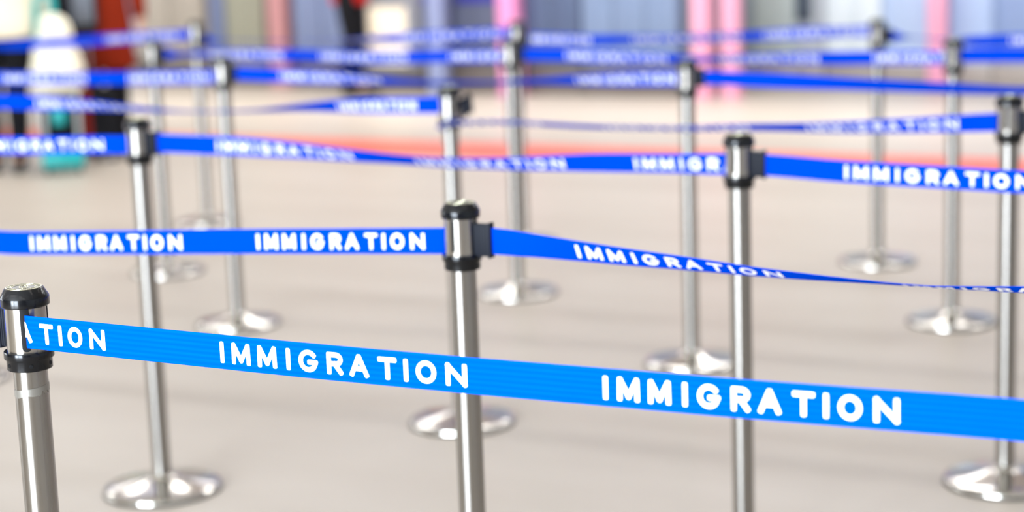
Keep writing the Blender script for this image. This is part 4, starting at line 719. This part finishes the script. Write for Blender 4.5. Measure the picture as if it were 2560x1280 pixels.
cabinet('cabinet', 1.432, 1.892, -1.2, 1.6, (226, 236, 240), 'white cabinet behind the small grey stanchion at upper right', 'cabinet', 2, .16, 'plinth_pale')
panel('panel', 1.905, 2.30, -1.2, 2.0, (184, 204, 234), 'pale blue panel left of the right-hand pink post', 'panel', 0, .16, 'plinth_pale')
upright('square_post', 2.308, 2.448, -1.05, 2.4, (240, 166, 192), 'lone pink square post at upper right beside a grey stanchion', 'post')
panel('panel', 2.432, 2.770, -1.22, 2.0, (174, 194, 228), 'pale blue panel right of the right-hand pink post', 'panel', 0, .16, 'plinth_pale')
panel('panel', 2.779, 3.30, -1.22, 2.0, (138, 158, 198), 'medium blue panel in the top right corner', 'panel', 0, .16, 'plinth_pale')

# ------------------------------------------------------------------ people waiting beyond the barriers
skinm = mat('skin', (206, 160, 134), .5); noise_tint(skinm, (206, 160, 134), .06, 25)
hairm = mat('dark_hair', (30, 24, 22), .5); noise_tint(hairm, (30, 24, 22), .3, 60)
lipm = mat('lips', (176, 104, 94), .45)
eyem = mat('eye', (240, 240, 238), .2)
def fabric(name, rgb):
    m = mat(name, rgb, .85, 0, .2); noise_tint(m, rgb, .08, 14); return m
M['black_cloth'] = fabric('black_trouser_cloth', (17, 17, 21))
M['shoe'] = mat('black_shoe_leather', (20, 19, 20), .4)

def person(label, x, y, rz, feet, jacket_rgb, hem, coat_w, hair_long=False, jacket='jacket', pockets=False):
    """feet: local positions of the two ankles; faces local -Y"""
    t = thing('person', label, 'person', (x, y, 0), rz, 'people beyond the queue barriers')
    V, E, R = [], [], []
    def v(p, r, par=None):
        V.append(p); R.append(r if isinstance(r, tuple) else (r, r))
        if par is not None: E.append((par, len(V) - 1))
        return len(V) - 1
    pel = v((0, 0, .95), (.145, .105)); wa = v((0, 0, 1.10), (.125, .09), pel); chst = v((0, 0, 1.28), (.15, .105), wa)
    sh = v((0, .005, 1.39), (.085, .06), chst); nk = v((0, 0, 1.49), .052, sh)
    jaw = v((0, -.015, 1.56), (.066, .075), nk); hd = v((0, -.005, 1.64), (.078, .095), jaw); v((0, .005, 1.71), (.05, .062), hd)
    nz = v((0, -.108, 1.60), .011, jaw)
    for s in (-1, 1): v((s * .083, .005, 1.605), (.01, .02), hd)
    arms = {}
    for s in (-1, 1):
        a = v((s * .175, .01, 1.36), .042, sh)
        if pockets:                        # hands tucked into the jacket
            e = v((s * .225, .05, 1.12), .042, a); wri = v((s * .125, -.075, 1.0), .027, e); pm_ = v((s * .105, -.085, .96), (.017, .03), wri)
            for j in range(4): k1 = v((s * (.10 + .012 * (j - 1.5)), -.09, .925), .008, pm_); v((s * (.098 + .012 * (j - 1.5)), -.088, .885 + .006 * abs(j - 1.5)), .0075, k1)
            th = v((s * .075, -.095, .95), .009, pm_); v((s * .065, -.095, .915), .008, th)
            continue
        e = v((s * .235, .015, 1.12), .042, a); wri = v((s * .245, -.05, .88), .029, e)
        pm_ = v((s * .243, -.062, .81), (.018, .036), wri); arms[s] = (a, e, wri)
        for j, (dy, ln) in enumerate(((-.030, .072), (-.010, .082), (.010, .076), (.028, .06))):
            k1 = v((s * .241, -.064 + dy, .775), .0095, pm_); k2 = v((s * .236, -.068 + dy, .775 - ln * .55), .0088, k1); v((s * .226, -.072 + dy, .775 - ln), .0078, k2)
        th = v((s * .240, -.100, .825), .011, pm_); v((s * .234, -.118, .79), .009, th)
    for s, (fx, fy) in zip((-1, 1), feet):
        hp = v((s * .088, 0, .86), .088, pel); kn = v(((s * .09 + fx) / 2, fy / 2 - .03, .49), .058, hp)
        cf = v((s * .02 + fx * .85, fy * .8 + .01, .32), .054, kn); an = v((fx, fy + .01, .085), .036, cf)
        v((fx, fy - .13, .035), (.036, .026), an)
    me = bpy.data.meshes.new('body'); me.from_pydata(V, E, [])
    b = bpy.data.objects.new('body', me); C.objects.link(b); b.parent = t
    me.materials.append(skinm)
    sk = b.modifiers.new('skin', 'SKIN'); sk.use_smooth_shade = True
    if not me.skin_vertices: me.attributes.new('skin', 'FLOAT', 'POINT')
    for i, d in enumerate(me.skin_vertices[0].data):
        d.radius = R[i]; d.use_root = (i == 0)
    ss = b.modifiers.new('smooth', 'SUBSURF'); ss.levels = ss.render_levels = 2
    for s in (-1, 1):
        bm = bmesh.new(); bmesh.ops.create_uvsphere(bm, u_segments=16, v_segments=10, radius=.0105)
        for f in bm.faces:
            if f.calc_center_median().y < -.0078: f.material_index = 1
        e_ = obj('eye', bm, [eyem, hairm], b); e_.location = (s * .031, -.084, 1.628)
    bm = bmesh.new(); sweep(bm, [(-.026, -.083, 1.556), (-.012, -.0915, 1.553), (0, -.094, 1.554), (.012, -.0915, 1.553), (.026, -.083, 1.556)], [.002, .005, .0055, .005, .002], 10)
    obj('mouth', bm, lipm, b)
    # trousers: hips and two tapering legs
    bm = bmesh.new()
    sweep(bm, [(0, 0, .80), (0, 0, .88), (0, 0, .96), (0, 0, 1.04)], [(.150, .112), (.175, .13), (.168, .125), (.15, .11)], 28)
    for s, (fx, fy) in zip((-1, 1), feet):
        kx, ky = (s * .09 + fx) / 2, fy / 2 - .03
        sweep(bm, [(s * .088, 0, .90), (s * .09, -.005, .78), ((s * .09 + kx) / 2, ky / 2, .64), (kx, ky, .49), (s * .02 + fx * .85, fy * .8 + .01, .32), (fx, fy + .01, .10), (fx, fy + .01, .055)], [.095, .098, .084, .072, .068, .056, .056], 20)
    obj('trousers', bm, M['black_cloth'], t)
    for s, (fx, fy) in zip((-1, 1), feet):
        bm = bmesh.new()
        sweep(bm, [(fx, fy + .065, .045), (fx, fy + .05, .05), (fx, fy, .055), (fx, fy - .08, .042), (fx, fy - .15, .030), (fx, fy - .185, .024)], [(.02, .02), (.036, .042), (.042, .05), (.044, .040), (.038, .028), (.015, .014)], 18)
        for q in bm.verts: q.co.z = max(q.co.z, 0.0)
        sh_ = obj('shoe', bm, M['shoe'], t)
    # jacket or coat: body to the hem, collar, two sleeves
    jm = fabric(jacket + '_cloth', jacket_rgb)
    bm = bmesh.new()
    w_ = coat_w
    sweep(bm, [(0, 0, hem), (0, 0, hem + .01), (0, 0, (hem + 1.08) / 2), (0, 0, 1.08), (0, 0, 1.26), (0, .004, 1.38), (0, .005, 1.43), (0, .002, 1.475)], [(w_ * .97, .150), (w_, .155), (w_ * .95, .148), (.175, .135), (.195, .142), (.180, .122), (.135, .095), (.072, .072)], 32)
    for s in (-1, 1):
        if pockets: sweep(bm, [(s * .08, .008, 1.392), (s * .135, .008, 1.388), (s * .176, .01, 1.365), (s * .20, .018, 1.315), (s * .213, .03, 1.24), (s * .226, .05, 1.12), (s * .18, -.02, 1.05), (s * .135, -.07, 1.01)], [.030, .048, .060, .064, .064, .062, .056, .05], 18); continue
        sweep(bm, [(s * .08, .008, 1.392), (s * .135, .008, 1.388), (s * .178, .01, 1.365), (s * .203, .012, 1.315), (s * .218, .012, 1.24), (s * .237, .012, 1.12), (s * .245, -.02, .99), (s * .246, -.052, .875)], [.030, .048, .060, .064, .064, .06, .053, .046], 18)
    j = obj(jacket, bm, jm, t)
    bm = bmesh.new()
    sweep(bm, [(0, .0, 1.465), (0, -.002, 1.50), (0, -.002, 1.515)], [(.074, .072), (.072, .070), (.066, .064)], 24)
    obj('collar', bm, jm, j)
    # hair
    bm = bmesh.new(); bmesh.ops.create_uvsphere(bm, u_segments=28, v_segments=18, radius=1)
    for q in bm.verts:
        p = q.co
        f_ = 1.0
        if p.y < -.2 and p.z < .45: f_ = .62
        q.co = Vector((p.x * .090 * f_, p.y * .108 * f_ + .012, 1.655 + p.z * (.088 if p.z > 0 else (.26 if hair_long and p.y > 0 else .10))))
    obj('hair', bm, hairm, t)
    return t

person('person in a cream jacket and black trousers standing cut off by the left edge', -3.065, 11.66, .15, ((-.085, .03), (.060, -.02)), (242, 228, 204), .82, .25, False, 'jacket')
person('person in a long rust-red coat and black trousers, standing behind the teal-based bag', -2.58, 12.25, .35, ((-.085, .0), (.085, .02)), (130, 34, 4), .56, .215, True, 'coat')
person('person with black trousers and a red top standing far off before the blue-grey cabinet', -1.235, 15.50, 1.35, ((-.035, .02), (.03, -.02)), (206, 30, 22), .765, .17, False, 'jacket', True)

# dark shoulder bag in front of the rust-red coat
t = thing('shoulder_bag', 'dark grey shoulder bag hanging against the rust-red coat at the top left', 'bag', (-2.70, 11.99, .80), .35)
grm = fabric('dark_grey_bag_cloth', (30, 32, 38)); lgm = fabric('grey_bag_flap', (112, 118, 128))
bm = bmesh.new(); box(bm, -.16, .16, -.06, .06, 0, .30, .035, 3); obj('bag_body', bm, grm, t, True, 60)
bm = bmesh.new(); box(bm, .0, .13, -.074, -.058, .06, .26, .007, 2); obj('flap', bm, lgm, t, True, 60)
bm = bmesh.new(); sweep(bm, [(-.14, 0, .27), (-.10, .04, .40), (.0, .12, .54), (.10, .17, .60), (.16, .20, .585)], [(.018, .004)] * 5, 8); obj('strap', bm, grm, t)
# black suitcase standing by the coat
t = thing('suitcase', 'wide black suitcase standing before the legs of the rust-red coat wearer', 'suitcase', (-2.70, 11.99, 0), .2)
bm = bmesh.new(); box(bm, -.25, .25, -.10, .10, .05, .46, .03, 3); obj('shell', bm, M['black_cloth'], t, True, 60)
for sx in (-1, 1):
    for sy in (-1, 1):
        bm = bmesh.new(); lathe(bm, [(0, -.012), (.024, -.012), (.025, -.008), (.025, .008), (.024, .012), (0, .012)], 20)
        w_ = obj('wheel', bm, M['rubber'], t, True, 40); w_.location = (sx * .20, sy * .07, .025); w_.rotation_euler = (0, PI / 2, 0)
boxes('handle', [(-.10, -.085, -.01, .01, .45, .72), (.085, .10, -.01, .01, .45, .72), (-.10, .10, -.012, .012, .71, .735)], M['metal_grey'], t, .004)
rim = fabric('dark_red_trim', (120, 22, 14))
boxes('trim_strap', [(.03, .075, -.104, .104, .046, .464)], rim, t, .004)

# wheeled bag: cream bag on a teal base
t = thing('wheeled_bag', 'cream cone-shaped bag on a teal wheeled base, left in front of the rust-red coat', 'bag', (-2.70, 11.50, 0), .2)
teal = cm('teal_plastic', (0, 168, 166), .4); creamc = fabric('cream_bag_cloth', (244, 238, 214)); clearg = cm('pale_grey_tube', (196, 204, 204), .35)
bm = bmesh.new(); box(bm, -.125, .125, -.10, .10, .035, .135, .022, 3); bs = obj('base_tray', bm, teal, t, True, 60)
for sx in (-1, 1):
    for sy in (-1, 1):
        bm = bmesh.new(); lathe(bm, [(0, -.01), (.0195, -.01), (.02, -.007), (.02, .007), (.0195, .01), (0, .01)], 20)
        w_ = obj('wheel', bm, M['rubber'], bs, True, 40); w_.location = (sx * .095, sy * .075, .02); w_.rotation_euler = (0, PI / 2, 0)
for sx in (-1, 1):
    for sy in (-1, 1):
        bm = bmesh.new(); sweep(bm, [(sx * .10, sy * .07, .13), (sx * .105, sy * .07, .60)], [.011, .011], 12); obj('corner_tube', bm, clearg, t)
bm = bmesh.new(); sweep(bm, [(-.10, .10, .50), (-.10, .10, .98), (-.095, .10, 1.04), (-.075, .10, 1.075), (-.05, .10, 1.085), (-.025, .10, 1.075), (-.005, .10, 1.04), (.0, .10, .98), (.0, .10, .50)], [.013, .02, .022, .022, .022, .022, .022, .02, .013], 12); obj('push_handle', bm, teal, t)
boxes('collar_band', [(-.045, .03, -.095, -.075, .30, .40)], teal, t, .004)
bm = bmesh.new()
lathe(bm, [(0, .48), (.11, .485), (.150, .51), (.162, .56), (.160, .62), (.145, .69), (.118, .77), (.098, .85), (.088, .90), (.07, .935), (.035, .952), (0, .955)], 40)
for q in bm.verts: q.co += Vector((.01 * math.sin(q.co.z * 31 + q.co.y * 20), .01 * math.sin(q.co.z * 27 + q.co.x * 24), 0))
obj('bag_cone', bm, creamc, t)

# ------------------------------------------------------------------ bodies of the added ceiling lamps (unseen, above the picture)
dm = mat('added_lamp_diffuser', (250, 248, 244), .5); bsdf(dm).inputs['Emission Color'].default_value = lin((255, 248, 236)); bsdf(dm).inputs['Emission Strength'].default_value = 1.0
frm = mat('added_lamp_frame', (225, 225, 225), .4)
bm = bmesh.new(); box(bm, -1.25, 1.25, -.3, .3, 0, .07)
lt = obj('added_ceiling_light', bm, frm, None, False)
bm = bmesh.new(); box(bm, -1.2, 1.2, -.25, .25, -.006, 0); df = obj('diffuser', bm, dm, lt, False)
for i, (u, v) in enumerate(LAMPS):
    o = lt if i == 0 else dup(lt)
    p = uv(u, v, CEIL - .07); o.location = p; o.rotation_euler = (0, 0, ROT)
    tag(o, 'added rectangular white ceiling lamp panel above the picture', 'ceiling light', 'added ceiling lamp panels')
bm = bmesh.new(); box(bm, -.95, .95, -.17, .17, 0, .07)
lt = obj('added_downlight_trough', bm, frm, None, False)
bm = bmesh.new(); box(bm, -.9, .9, -.125, .125, -.006, 0); obj('diffuser', bm, dm, lt, False)
for i, (u, v) in enumerate(DOWN):
    o = lt if i == 0 else dup(lt)
    o.location = uv(u, v, CEIL - .07); o.rotation_euler = (0, 0, ROT)
    tag(o, 'added narrow ceiling lamp trough above the counters, above the picture', 'ceiling light', 'added ceiling lamp troughs')
